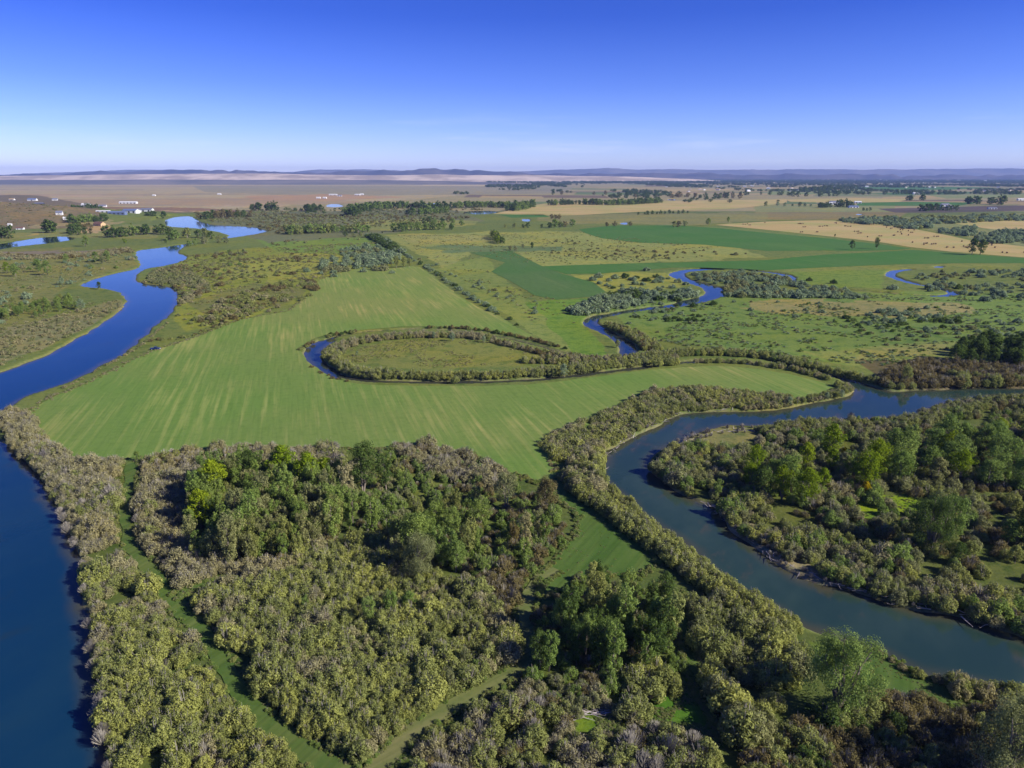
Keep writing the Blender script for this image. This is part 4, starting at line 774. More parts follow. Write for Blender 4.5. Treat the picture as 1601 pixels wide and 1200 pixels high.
# bottom thickets
zone(nmz({'willow': 'foreground_willow', 'scrub': 'grey_foreground_bush'}), [(640, 1200), (660, 1150), (720, 1110), (800, 1075), (830, 1085), (900, 1110), (900, 1150), (960, 1150), (1010, 1130), (1060, 1140), (1120, 1180), (1150, 1280), (600, 1290)], 2.1,
     [('scrub', 'tan', 3), ('willow', 'olive', 1.2), ('dead', 'tan', 1), ('scrub', 'brown', 1), ('willow', 'olive', .6)], (.8, 1.3), lab('in the grey thicket at the bottom centre'), 'bush', 'bushes of the bottom thicket', warp=3)
zone(nmz({'willow': 'foreground_willow', 'scrub': 'brown_foreground_bush'}), [(810, 1060), (870, 1050), (960, 1090), (1010, 1085), (1000, 1120), (900, 1118), (820, 1085)], 2.4, [('willow', 'sage', 1), ('scrub', 'tan', 1)], (.7, 1.0), lab('between the right grove and the pale log jam'), 'bush', 'bushes above the log pile')
zone(nmz({'willow': 'foreground_willow', 'scrub': 'brown_foreground_bush'}), [(1180, 1175), (1210, 1130), (1260, 1140), (1340, 1080), (1400, 1080), (1470, 1100), (1540, 1110), (1640, 1120), (1700, 1290), (1150, 1290)], 2.2,
     [('scrub', 'brown', 3), ('willow', 'brown', 2), ('willow', 'olive', 1.5), ('willow', 'dark', 1), ('scrub', 'tan', .5)], (.7, 1.2), lab('in the dark brown brush at the bottom right'), 'bush', 'brown brush at the bottom right', warp=3)
row('foreground_willow', [(1495, 1068), (1530, 1070), (1575, 1080), (1620, 1095)], 2.2, 4, [('willow', 'tan', 1), ('willow', 'olive', 1)], (.8, 1.2), 'tan willow bush on the river edge of the small green bank', 'bush', 'willows at the lower right water edge')
for a, b, s in ((1410, 1046, .5), (1435, 1058, .7), (1465, 1066, .6), (1375, 1022, .4), (1395, 1035, .4)):
    x, y = G(a, b); plant('shore_bush', 'willow', 'tan' if a != 1435 else 'olive', x, y, s, {1410: 'smallest pale bush above the green bank', 1435: 'round olive bush on the green river bank', 1465: 'round tan bush on the green river bank', 1375: 'tiny pale bush under the huge cottonwood', 1395: 'tiny tan bush right of the huge cottonwood'}[a], 'bush', None)
# driftwood-like dead brush along the shores
row('dead_bush', [(1060, 690), (1100, 675), (1150, 668), (1210, 672)], 2.6, 8, [('dead', 'tan', 1)], (.35, .6), 'bleached dead bush on the far tip of the island', 'bush', 'dead bushes on the island tip', dens=.8)
row('dead_bush', [(1100, 785), (1130, 803), (1170, 838), (1220, 872), (1290, 905), (1370, 925), (1440, 945), (1540, 975)], 2.2, 3.5, [('dead', 'tan', 1)], (.22, .42), 'bleached dead bush fallen on the island shore', 'bush', 'dead bushes along the island shore', dens=.75, m=.1)
row('dead_bush', [(1070, 640), (1020, 664), (975, 685), (945, 715), (938, 745)], 2.4, 2.5, [('dead', 'tan', 1)], (.25, .5), 'bleached dead bush on the inner bend of the right river', 'bush', 'dead bushes at the inner river bend', dens=.7, m=0)
row('dead_bush', [(50, 735), (90, 795), (120, 860), (135, 940), (148, 1040), (158, 1140), (168, 1210)], 2.6, 2, [('dead', 'tan', 1)], (.6, .95), 'bleached dead bush leaning over the left river', 'bush', 'dead bushes leaning over the left river', dens=.6, m=-.3)
for a, b, s, l in ((920, 1185, 1.0, 'pale mauve leafless bush at the bottom centre edge'), (1330, 655, 1.0, 'leafless mauve bush at the river mouth'), (1415, 655, .9, 'leafless mauve bush leaning over the river mouth'), (130, 795, 1.1, 'pale bleached bush in the left bank thicket'), (760, 890, 1.1, 'grey leafless bush in the central brush')):
    x, y = G(a, b); plant('dead_bush', 'dead', 'tan', x, y, s, l, 'bush', None, 0, 1, True)

# ---- middle distance
row('hedge_bush', [(588, 372), (612, 385), (650, 405), (690, 432), (730, 458), (775, 485), (812, 508)], 6.0, 5, [('bush', 'silver', 3), ('bush', 'dark', 1)], (.8, 1.7), 'silvery bush in the diagonal hedge between the hay field and the meadow', 'bush', 'bushes of the diagonal hedge', dens=.6)
row('hedge_bush', [(578, 366), (600, 376), (625, 392)], 9, 16, [('bush', 'dark', 3), ('bush', 'silver', 1)], (2.2, 3.4), 'tall dark bush at the far end of the diagonal hedge', 'bush', 'tall bushes of the diagonal hedge')
for a, b, s in ((632, 418, 1.15), (620, 418, 1.2), (640, 417, 1.0), (612, 415, .7)): one('aspen_tree', 'aspen', 'olive', a, b, 11 * s, {632: 'tallest olive tree at the top of the hay field', 620: 'broad olive tree left of the tallest at the hay field top', 640: 'right hand olive tree at the hay field top', 612: 'smallest olive tree at the hay field top'}[a], 'tree', None, 1.3)
zone('silver_bush', [(505, 405), (540, 385), (580, 380), (630, 400), (600, 420), (560, 418), (500, 425)], 13, [('bush', 'silver', 3), ('bush', 'sage', 1)], (1.7, 2.8), 'round silvery bush in the loose cluster above the hay field', 'bush', 'silvery bushes above the hay field', dens=.75, jitter=.6)
for a, b, s in ((522, 433, 1.8), (480, 425, 2), (570, 425, 2.2), (613, 427, 1.6), (505, 421, 2.4), (538, 418, 2.6)): x, y = G(a, b); plant('silver_bush', 'bush', 'silver', x, y, s, {522: 'silvery bush right of the highest point of the rough slope', 480: 'leftmost silvery bush at the top of the hay field', 570: 'wide silvery bush in the middle of the hay field top', 613: 'small silvery bush nearest the olive trees at the field top', 505: 'large silvery bush left of the bush cluster above the hay field', 538: 'largest silvery bush at the left of the hay field top'}[a], 'bush', 'lone silvery bushes at the hay field top', 0, 1, True)
zone('sage_bush', [(290, 505), (330, 480), (360, 460), (430, 440), (490, 430), (500, 450), (480, 465), (440, 480), (400, 488), (300, 520)], 5, [('bush', 'tan', 1.3), ('bush', 'olive', 1.5), ('bush', 'brown', 1)], (.8, 1.5), 'brownish low bush on the rough meadow left of the hay field', 'bush', 'low bushes on the rough meadow', dens=.55, warp=10)
zone('sage_bush', [(285, 400), (420, 385), (500, 390), (480, 420), (400, 440), (300, 450), (290, 420)], 11, [('bush', 'olive', 1.2), ('bush', 'brown', 1), ('bush', 'sage', 1), ('bush', 'green', 1)], (.7, 1.5), 'small bush scattered over the rough meadow by the left river', 'bush', 'scattered meadow bushes', dens=.45, warp=20)
zone('sage_bush', [(225, 440), (270, 445), (283, 465), (270, 500), (290, 480), (330, 450), (290, 410), (240, 420)], 6, [('bush', 'sage', 2), ('bush', 'tan', 1), ('bush', 'brown', 1)], (.8, 1.5), 'sage coloured bush on the inner bank of the left river', 'bush', 'bushes on the inner bank of the left river', dens=.8)
row('sage_bush', [(60, 628), (100, 604), (150, 578), (200, 552), (235, 528), (265, 500)], 3.4, 3, [('bush', 'tan', 1), ('bush', 'sage', 1.5)], (.35, .7), 'low tan bush on the narrow strip between the river and the hay field', 'bush', 'low bushes between river and hay field', dens=.7, m=0)
row('sage_bush', [(238, 530), (262, 530), (310, 520), (370, 498)], 3.4, 7, [('bush', 'olive', 2), ('bush', 'brown', 1)], (.5, .9), 'olive bush on the upper left corner of the hay field', 'bush', 'bushes at the hay field corner', dens=.7)
# blue grey thickets along the upper creek
SB = 'grey-green bush in the thicket '
zone('silver_bush', [(880, 488), (900, 475), (950, 458), (990, 448), (1030, 455), (1085, 450), (1095, 462), (1060, 468), (1010, 474), (970, 478), (920, 490)], 6.5, [('bush', 'silver', 3), ('bush', 'dark', .6)], (1.3, 2.2), SB + 'inside the left loop of the upper creek', 'bush', 'bushes in the left creek loop', dens=.8, warp=12)
zone('silver_bush', [(900, 428), (1040, 430), (1080, 442), (1040, 455), (960, 450)], 12, [('bush', 'silver', 2), ('bush', 'dark', 1)], (1.1, 1.9), 'loose grey-green bush left of the creek bend', 'bush', 'loose bushes left of the creek bend', dens=.5)
zone('silver_bush', [(1085, 425), (1180, 423), (1290, 445), (1330, 455), (1370, 464), (1200, 462), (1140, 462), (1130, 445), (1090, 434)], 7, [('bush', 'silver', 3), ('bush', 'sage', 1)], (1.1, 1.9), SB + 'right of the creek bend', 'bush', 'bushes right of the creek bend', dens=.9, warp=10)
zone('silver_bush', [(1420, 430), (1480, 422), (1700, 418), (1700, 440), (1540, 452), (1480, 448)], 10, [('bush', 'silver', 2), ('bush', 'sage', 1)], (1.0, 1.9), SB + 'right of the farthest creek loop', 'bush', 'bushes beyond the far creek loop', dens=.6, warp=14)
zone('silver_bush', [(1440, 448), (1600, 445), (1700, 450), (1700, 475), (1560, 470), (1500, 462)], 11, [('bush', 'silver', 2), ('bush', 'dark', 1)], (1.1, 2.0), SB + 'at the right end of the creek', 'bush', 'bushes at the right end of the creek', dens=.6, warp=14)
zone('meadow_bush', [(960, 490), (1120, 470), (1400, 468), (1700, 470), (1700, 560), (1400, 565), (1150, 545), (1020, 535)], 11.5, [('bush', 'silver', 2), ('bush', 'green', 1), ('bush', 'sage', 1)], (.35, 1.1), 'small grey-green bush scattered over the wide right meadow', 'bush', 'scattered bushes on the right meadow', dens=.42, jitter=.6)
zone('meadow_bush', [(1290, 500), (1400, 480), (1560, 500), (1700, 500), (1700, 530), (1500, 530), (1350, 520)], 8, [('bush', 'silver', 2), ('bush', 'dark', 1)], (.7, 1.5), 'grey-green bush in the denser patch on the right meadow', 'bush', 'bush patches on the right meadow', dens=.42, warp=20)
zone('meadow_bush', [(1100, 462), (1130, 475), (1100, 500), (1050, 500), (980, 495), (1000, 485)], 7, [('bush', 'silver', 2), ('bush', 'dark', 1)], (.8, 1.5), 'grey-green bush on the near bank of the creek bend', 'bush', 'bushes on the near bank of the creek bend', dens=.6)
zone('meadow_bush', [(640, 400), (760, 440), (850, 470), (830, 510), (780, 470), (700, 430)], 8, [('bush', 'silver', 2), ('bush', 'sage', 1)], (.6, 1.2), 'low silvery bush on the meadow right of the hedge', 'bush', 'low bushes right of the hedge', dens=.45, warp=16)
zone('meadow_bush', [(860, 372), (1100, 386), (1180, 395), (1000, 408), (860, 398)], 14, [('bush', 'sage', 2), ('bush', 'brown', 1)], (.5, 1.2), 'low sage bush on the yellow meadow between the alfalfa fields', 'bush', 'low bushes between the alfalfa fields', dens=.4, warp=20)
for a, b, s in ((1395, 452, 2.2), (1455, 452, 2.6), (1470, 450, 1.6), (1265, 439, 1.6), (1303, 443, 1.8), (1011, 423, 2), (911, 489, 1.6)):
    x, y = G(a, b); plant('silver_bush', 'bush', 'silver' if a not in (1303, 1265) else 'dark', x, y, s, {1395: 'lone silvery bush inside the far creek meadow', 1455: 'wide dark bush on the inner bank of the far creek loop', 1470: 'small bush right of the wide one by the far creek loop', 1265: 'small dark bush left of centre in the creek meadow', 1303: 'flat dark bush on the creek edge', 1011: 'dark bush on the edge of the alfalfa strip', 911: 'lone pale bush left of the willow belt'}[a], 'bush', None, 0, 1, True)
# grey-green thickets beyond the stubble field
zone('far_thicket_bush', [(1315, 341), (1400, 337), (1440, 345), (1460, 353), (1420, 355), (1390, 350), (1320, 345)], 16, [('bush', 'silver', 3), ('bush', 'olive', 1)], (2.4, 4), 'grey-green bush in the thicket behind the large stubble field', 'bush', 'thicket behind the stubble field', dens=.9)
zone('far_thicket_bush', [(1420, 338), (1560, 335), (1700, 333), (1700, 340), (1560, 343), (1480, 347), (1430, 345)], 18, [('bush', 'silver', 2), ('bush', 'olive', 2)], (2.4, 4), 'olive grey bush in the long thicket at the right horizon side', 'bush', 'long thicket behind the stubble fields', dens=.9)
zone('far_thicket_bush', [(1465, 358), (1520, 352), (1540, 362), (1530, 368), (1470, 362)], 15, [('bush', 'silver', 1)], (2.2, 3.6), 'grey-green bush between two stubble fields', 'bush', 'bushes between the stubble fields', dens=.6)
zone('far_thicket_bush', [(1525, 368), (1570, 358), (1620, 358), (1700, 370), (1700, 380), (1590, 376), (1540, 378)], 14, [('bush', 'silver', 1)], (2.0, 3.4), 'grey-green bush right of the large stubble field', 'bush', 'bushes right of the stubble field', dens=.7)
# left meadows
def ft(name, pts, step, wd, leafs, size, label, group, dens=1.0): row(name, pts, step, wd, [('far', l, 1) for l in leafs], size, label, 'tree', group, dens=dens)
zone('river_meadow_tree', [(-30, 478), (60, 470), (110, 465), (125, 478), (60, 490), (-30, 498)], 7, [('round', 'green', 2), ('round', 'olive', 1)], (.5, .8), 'green tree in the belt on the left river meadow', 'tree', 'tree belt on the left meadow', dens=.9)
zone('meadow_bush', [(-60, 400), (200, 395), (215, 412), (150, 432), (60, 460), (-60, 560)], 13, [('bush', 'silver', 2), ('bush', 'tan', 1), ('bush', 'green', 1)], (.7, 1.8), 'small bush scattered over the left river meadow', 'bush', 'scattered bushes on the left meadow', dens=.45, warp=20)
zone('sage_bush', [(-60, 520), (40, 505), (120, 485), (180, 468), (192, 476), (150, 502), (100, 528), (40, 555), (-60, 590)], 5.0, [('bush', 'tan', 2), ('bush', 'sage', 2)], (.45, .85), 'low tan bush on the point of the left meadow', 'bush', 'low bushes on the left point', dens=.8)
zone('sage_bush', [(-60, 392), (60, 397), (130, 393), (200, 386), (212, 392), (150, 400), (60, 403), (-60, 404)], 7, [('bush', 'tan', 2), ('bush', 'brown', 1)], (1.0, 1.9), 'greyish bush in the long low belt across the left meadow', 'bush', 'long low belt of bushes', dens=.85)
for a, b, h, c, l in ((25, 432, 13, 'green', 'green tree left of the pair on the left meadow'), (60, 425, 14, 'green', 'tall green tree of the pair on the left meadow'), (75, 430, 15, 'green', 'leaning green tree right of the pair on the left meadow'), (103, 410, 11, 'green', 'lone round tree on the left meadow'), (150, 410, 13, 'green', 'left tree of the trio near the river'), (168, 408, 13, 'green', 'middle tree of the trio near the river'),
        (160, 412, 9, 'sage', 'small tree of the trio near the river'), (98, 445, 8, 'silver', 'silver bush tree near the river bay'), (128, 484, 9, 'silver', 'bluish tree at the end of the tree belt'), (12, 427, 12, 'bright', 'yellow-green tree at the left frame edge'), (155, 452, 7, 'dark', 'dark bush tree on the river point'), (134, 385, 16, 'green', 'round tree below the left pond')):
    one('meadow_tree', 'round', c, a, b, h, l)
ft('riverside_tree', [(172, 362), (200, 360), (240, 356), (262, 358)], 13, 26, ['dark', 'dark', 'green'], (1.2, 1.9), 'dark tree in the grove on the river spit', 'grove on the river spit')
ft('riverside_tree', [(262, 368), (300, 362), (335, 366)], 16, 20, ['dark', 'olive', 'green'], (1.1, 1.7), 'dark tree on the right half of the river spit', 'trees on the right of the spit', .9)
ft('riverside_tree', [(178, 375), (230, 374), (270, 375)], 20, 14, ['green', 'bright'], (.6, 1.1), 'green tree on the meadow side of the river spit', 'trees on the near side of the spit', .8)
ft('riverside_tree', [(300, 378), (330, 372), (358, 374)], 14, 16, ['green', 'sage'], (.8, 1.2), 'green tree on the right bank of the narrow reach', 'trees on the bank opposite the spit')
ft('riverside_tree', [(455, 358), (500, 356), (540, 355), (575, 356)], 12, 38, ['green', 'olive', 'green'], (1.1, 1.7), 'dark green tree in the wood above the rough meadow', 'wood above the rough meadow')
ft('riverside_tree', [(540, 365), (572, 366)], 12, 12, ['olive', 'dark'], (.6, .9), 'low olive tree in front of the wood', 'low trees in front of the wood')
ft('riverside_tree', [(620, 355), (660, 352), (720, 352)], 14, 26, ['green', 'dark'], (1.0, 1.6), 'green tree in the wood behind the hedge end', 'wood behind the hedge end')
ft('riverside_tree', [(660, 342), (700, 344), (730, 346)], 18, 24, ['green', 'dark'], (1.1, 1.7), 'dark tree in the upper wood behind the hedge end', 'upper wood behind the hedge end')
# ---- far tree belts
def belt(pts, step, wd, leafs, size, label, group, dens=1.0): ft('distant_tree', pts, step * .72, wd * .8, leafs, (size[0] * 1.25, size[1] * 1.3), label, group, dens)
belt([(318, 336), (345, 334), (400, 332)], 20, 40, ['dark', 'brown'], (.9, 1.6), 'dark tree beyond the river head', 'trees beyond the river head')
belt([(395, 322), (440, 322)], 26, 40, ['dark'], (1.3, 2.0), 'dark tree in the clump left of the small far pond', 'clump left of the far pond')
belt([(480, 323), (500, 326)], 26, 50, ['dark'], (1.0, 1.7), 'dark tree just left of the small far pond', 'trees beside the far pond')
belt([(548, 325), (590, 321), (640, 319), (690, 321)], 22, 50, ['dark', 'green'], (1.1, 1.8), 'dark tree in the belt right of the small far pond', 'belt right of the far pond')
belt([(545, 330), (562, 329)], 20, 40, ['dark'], (1.3, 1.9), 'large dark tree in front of the far belt', 'clump in front of the far belt')
belt([(640, 330), (690, 327), (700, 325)], 22, 30, ['dark', 'green'], (1.0, 1.6), 'dark tree left of the long far pond', 'trees left of the long pond')
belt([(700, 320), (770, 318), (800, 320), (850, 316), (910, 314), (960, 316), (1030, 312)], 24, 70, ['dark', 'green'], (1.0, 1.7), 'dark tree in the long belt behind the far ponds', 'long belt behind the far ponds')
belt([(800, 324), (830, 318)], 24, 60, ['dark', 'green'], (1.0, 1.6), 'dark tree left of the narrow far pond', 'trees left of the narrow pond')
belt([(860, 349), (880, 348), (900, 347)], 18, 24, ['dark', 'brown', 'green'], (.8, 1.4), 'tree in the row above the yellow meadow', 'row above the yellow meadow')
belt([(790, 351), (840, 352), (870, 352)], 18, 20, ['dark', 'olive'], (.5, .9), 'low tree in the dark row above the yellow meadow', 'dark row above the yellow meadow')
belt([(862, 338), (880, 338)], 18, 20, ['brown'], (.6, .9), 'low brown tree beside the pasture road', 'low trees beside the pasture')
belt([(1000, 332.5), (1080, 330)], 20, 24, ['dark'], (.5, .8), 'low dark tree in the hedge under the far stubble', 'hedge under the far stubble')
belt([(1055, 350), (1072, 348)], 20, 20, ['brown', 'olive'], (.6, 1.0), 'small brownish tree left of the lone round tree', 'small trees left of the lone round tree')
belt([(950, 350), (1010, 349)], 24, 20, ['brown'], (.4, .8), 'low brown bush tree beside the tiny pool', 'low trees beside the tiny pool', .7)
belt([(770, 362), (776, 370), (785, 376)], 14, 16, ['olive', 'bright', 'dark'], (.7, 1.0), 'yellow-green tree in the clump at the meadow top', 'clump at the meadow top')
belt([(795, 386), (812, 388)], 14, 12, ['sage'], (.4, .6), 'sage tree in the small clump on the meadow', 'small clump on the meadow')
belt([(1200, 318), (1250, 319), (1290, 320)], 26, 26, ['dark', 'silver'], (.7, 1.1), 'dark low tree left of the right hand farm', 'trees left of the right farm')
belt([(1285, 320), (1300, 319)], 20, 30, ['dark'], (1.0, 1.4), 'dark tree beside the right hand farm', 'trees at the right farm')
belt([(1312, 317), (1335, 318)], 22, 40, ['dark'], (1.2, 2.0), 'tall dark tree behind the right hand farm', 'tall trees at the right farm')
belt([(1350, 326), (1368, 326)], 24, 24, ['dark'], (.6, .9), 'low dark tree above the ploughed field', 'low trees above the ploughed field')
belt([(1445, 324), (1470, 323), (1500, 323)], 26, 40, ['dark'], (1.0, 1.7), 'dark tree around the house by the ploughed field', 'trees round the house by the ploughed field')
belt([(1515, 312), (1540, 312), (1575, 313)], 30, 60, ['dark'], (1.5, 2.4), 'large dark tree in the grove near the right edge', 'large grove near the right edge')
belt([(1420, 308), (1448, 308)], 34, 50, ['dark'], (1.3, 2.0), 'dark tree in the square grove on the far plain', 'square grove on the far plain')
belt([(1380, 300), (1450, 299)], 50, 60, ['dark'], (1.3, 2.2), 'dark tree in the belt on the far right plain', 'belt on the far right plain')
belt([(1245, 296), (1270, 295), (1320, 292), (1350, 292)], 50, 90, ['dark'], (1.5, 2.6), 'dark tree in the block of woods under the town', 'block of woods under the town')
belt([(1130, 302), (1200, 300), (1260, 304), (1320, 302)], 50, 60, ['dark'], (1.2, 2.0), 'dark tree in the broken belt across the right plain', 'broken belt across the right plain', .7)
belt([(960, 304), (1040, 305), (1100, 303), (1160, 306)], 50, 90, ['dark', 'brown'], (1.2, 2.0), 'dark tree in the broken belt beyond the far stubble', 'broken belt beyond the far stubble', .7)
belt([(820, 300), (900, 301), (960, 300)], 60, 60, ['dark', 'brown'], (1.2, 2.0), 'dark tree far out on the middle plain', 'trees far out on the middle plain', .6)
# near the left farms
belt([(-10, 362), (0, 362), (14, 362)], 20, 20, ['dark'], (1.2, 1.6), 'dark tree at the left frame edge beside the farm', 'trees at the left frame edge')
belt([(72, 352), (82, 352)], 14, 16, ['dark'], (1.5, 1.9), 'large blue-green tree left of the white house', 'large trees left of the white house')
belt([(110, 355), (124, 354)], 14, 20, ['dark'], (1.2, 1.6), 'dark tree right of the white house', 'trees right of the white house')
belt([(130, 353), (144, 352)], 16, 10, ['brown'], (.7, .9), 'dark reddish tree beside the tan house', 'reddish trees beside the tan house')
belt([(115, 342), (140, 340), (162, 340)], 20, 50, ['dark', 'green'], (1.1, 1.7), 'green tree in the wood behind the farm sheds', 'wood behind the farm sheds')
belt([(116, 325), (125, 324), (142, 325), (158, 328)], 34, 30, ['dark'], (1.3, 1.9), 'dark tree around the houses on the bench', 'trees round the houses on the bench')
belt([(100, 363), (130, 360), (142, 359)], 20, 16, ['dark', 'brown'], (.7, 1.0), 'low dark tree below the farm lane', 'low trees below the farm lane')
belt([(228, 334), (250, 334), (268, 336)], 30, 20, ['dark'], (1.0, 1.5), 'dark tree behind the far white roofed barn', 'trees behind the white roofed barn')
belt([(0, 374), (30, 371), (60, 368), (70, 366)], 18, 12, ['dark', 'sage'], (.5, 1.0), 'low tree on the far shore of the left pond', 'low trees on the far pond shore')
# brushy flats between the left river and the far ponds
zone('flats_bush', [(320, 345), (330, 338), (450, 335), (620, 335), (740, 338), (700, 346), (600, 352), (560, 358), (440, 366), (400, 352)], 17, [('farbush', 'sage', 2), ('farbush', 'brown', 1), ('farbush', 'olive', 1)], (.7, 1.5), 'brownish green bush on the brushy flats beyond the meadow', 'bush', 'bushes on the brushy flats', dens=.8)
zone('flats_bush', [(300, 332), (450, 325), (700, 323), (760, 326), (720, 336), (500, 337), (320, 338)], 28, [('farbush', 'brown', 1), ('farbush', 'sage', 2), ('farbush', 'dark', 1)], (.9, 1.9), 'dark bush on the far brushy flats before the dry plain', 'bush', 'bushes on the farther flats', dens=.62)
zone('flats_bush', [(400, 372), (600, 362), (585, 372), (500, 378), (420, 384)], 14, [('farbush', 'brown', 1), ('farbush', 'sage', 2)], (.5, 1.0), 'small dark bush at the top of the rough meadow', 'bush', 'bushes at the top of the rough meadow', dens=.3)
zone('bluff_bush', [(-30, 318), (40, 318), (110, 330), (130, 345), (90, 352), (-30, 358)], 20, [('farbush', 'brown', 1), ('farbush', 'sage', 2)], (.4, .9), 'sage bush on the slope of the left bluff', 'bush', 'sage on the left bluff', dens=.6, zfun=lambda x, y: bluff(np.array([x]), np.array([y]))[0])
# town trees on the horizon: a continuous dark mass nobody could count
TOWN = []
def town(x0, x1, y0, y1, n, c, sc):
    for _ in range(n):
        a = N.uniform(x0, x1); b = y0 + (y1 - y0) * N.random() ** 1.3; x, y = G(a, b)
        q = vn(x, y * .35, 420, 5) * .6 + vn(x, y * .4, 150, 6) * .4
        if q > c: TOWN.append((x + N.normal() * 12, y + N.normal() * 20, 0, R.uniform(*sc), 1.7, 'far', 'dark', R.randrange(5), R.random() * 6.28))
town(880, 1850, 279, 286, 11000, .36, (1.3, 2.4)); town(760, 1850, 284, 293, 9000, .52, (1.1, 2.1)); town(700, 1850, 292, 304, 3200, .66, (.9, 1.6)); town(600, 960, 279, 283, 2500, .52, (1.0, 1.8)); town(760, 1800, 303, 316, 1100, .74, (.7, 1.3))

# low tufts, weeds and seedlings: ground cover nobody could count
def cover(name, polys, n, kinds, size, label, zc=0.5):
    it = []
    for poly in polys:
        g = gpoly(poly); b0, b1 = g.min(0), g.max(0); X = N.uniform(b0[0], b1[0], n); Y = N.uniform(b0[1], b1[1], n); k = inside(X, Y, g); X, Y = X[k], Y[k]
        q = fbm(X, Y, 35, 91) * .6 + vn(X, Y, 9, 93) * .4; k = q > zc; X, Y = X[k], Y[k]; k = water_sd(X, Y) > 1.2; X, Y = X[k], Y[k]
        for x, y in zip(X, Y): kd, lf = R.choice(kinds); it.append((x, y, 0, R.uniform(*size), 1.2, kd, lf, R.randrange(len(GEO[kd])), R.random() * 6.28))
    COVER.append((name, it, label))
COVER = []
cover('meadow_tufts', [[(940, 468), (1200, 458), (1601, 462), (1900, 480), (1900, 590), (1400, 575), (1100, 545), (1000, 530)]], 13000, [('farbush', 'silver'), ('farbush', 'sage'), ('farbush', 'green')], (.10, .36), 'low grey-green tufts all over the right meadow', .5)
cover('meadow_tufts', [[(280, 400), (430, 385), (600, 378), (640, 410), (540, 422), (490, 450), (400, 485), (290, 515), (285, 470)], [(-200, 400), (200, 396), (212, 412), (120, 438), (90, 460), (180, 470), (190, 480), (60, 545), (-200, 600)]], 14000, [('farbush', 'olive'), ('farbush', 'sage'), ('farbush', 'tan')], (.12, .40), 'low olive tufts on the rough meadows beside the left river', .52)
cover('meadow_tufts', [[(620, 368), (900, 362), (1130, 386), (1000, 412), (850, 415), (735, 396), (770, 430), (900, 480), (900, 540), (830, 500), (700, 425)]], 14000, [('farbush', 'sage'), ('farbush', 'tan'), ('farbush', 'olive')], (.10, .36), 'low tufts on the yellow meadow right of the hedge', .52)
cover('meadow_tufts', [[(520, 560), (540, 545), (620, 532), (700, 527), (770, 531), (840, 545), (880, 558), (800, 568), (700, 574), (580, 574)]], 3500, [('farbush', 'olive'), ('farbush', 'tan')], (.06, .2), 'low tufts on the meadow inside the oxbow', .5)
def fringe(pts, n, wd, kinds, size):
    g = gpoly(pts); it = []; L_ = [np.hypot(*(g[k + 1] - g[k])) for k in range(len(g) - 1)]
    for _ in range(n):
        k = R.choices(range(len(g) - 1), L_)[0]; q = R.random(); p = g[k] * (1 - q) + g[(k + 1) % len(g)] * q; kd, lf = R.choice(kinds); it.append((p[0] + R.gauss(0, wd), p[1] + R.gauss(0, wd), .05, R.uniform(*size), 1.3, kd, lf, R.randrange(len(GEO[kd])), R.random() * 6.28))
    return it
wk = [('reed', 'olive'), ('willow', 'green'), ('willow', 'olive'), ('reed', 'sage')]; wi = []
wi += fringe([(868, 745), (900, 765), (940, 778), (1005, 850), (1030, 880), (990, 905), (930, 890), (890, 925), (845, 930), (838, 900), (870, 870), (898, 838), (905, 810), (885, 790), (850, 765)], 520, .7, wk, (.12, .34))
wi += fringe([(1340, 1010), (1375, 1022), (1420, 1047), (1510, 1078), (1540, 1100), (1480, 1110), (1420, 1095), (1350, 1080)], 260, .7, wk, (.12, .3))
wi += fringe([(215, 722), (300, 708), (400, 703), (500, 703), (600, 703), (660, 706), (700, 713), (750, 733), (800, 743), (850, 758)], 700, 1.0, wk, (.15, .42))
wi += fringe([(62, 680), (50, 658), (48, 640), (60, 632), (90, 618), (150, 592), (200, 566), (235, 550), (262, 541), (310, 525), (370, 501), (400, 495), (450, 486), (475, 468)], 500, 1.2, [('reed', 'tan'), ('reed', 'olive')], (.15, .4))
wi += fringe([(870, 740), (862, 718), (890, 695), (930, 672), (970, 655), (1000, 640), (1050, 625), (1100, 620), (1150, 620), (1250, 622)], 420, .9, [('reed', 'tan'), ('reed', 'yellow')], (.15, .45))
for g, hw in TR:
    for _ in range(620):
        k = R.randrange(len(g) - 1); q = R.random(); p = g[k] * (1 - q) + g[k + 1] * q; t_ = g[k + 1] - g[k]; t_ = t_ / (np.hypot(*t_) + 1e-9); sd_ = R.choice((-1, 1)) * hw * R.uniform(.75, 1.5); kd, lf = R.choice(wk)
        wi.append((p[0] - t_[1] * sd_, p[1] + t_[0] * sd_, .05, R.uniform(.1, .3), 1.3, kd, lf, R.randrange(len(GEO[kd])), R.random() * 6.28))
COVER.append(('edge_weeds', wi, 'weeds and seedlings along the edges of tracks, clearing and hay field'))

def lawn(poly, n, kinds, size):
    g = gpoly(poly); b0, b1 = g.min(0), g.max(0); X = N.uniform(b0[0], b1[0], n); Y = N.uniform(b0[1], b1[1], n); k = inside(X, Y, g) & (fbm(X, Y, 6, 17) > .48)
    for x, y in zip(X[k], Y[k]): kd, lf = R.choice(kinds); wi.append((x, y, .05, R.uniform(*size), 1.5, kd, lf, R.randrange(len(GEO[kd])), R.random() * 6.28))
gk = [('reed', 'green'), ('reed', 'olive'), ('reed', 'sage')]
for q in ([(868, 745), (940, 778), (1005, 850), (1030, 880), (930, 890), (845, 930), (870, 870), (905, 810), (850, 765)], [(1340, 1010), (1420, 1047), (1540, 1100), (1420, 1095), (1350, 1080)], [(895, 1105), (970, 1105), (970, 1155), (900, 1155)], [(1010, 1080), (1100, 1080), (1130, 1160), (1010, 1140)], [(1310, 775), (1440, 765), (1450, 815), (1310, 820)], [(1060, 1000), (1110, 1050), (1160, 1160), (1110, 1170), (1060, 1080)]):
    lawn(q, 1100, gk, (.05, .17))

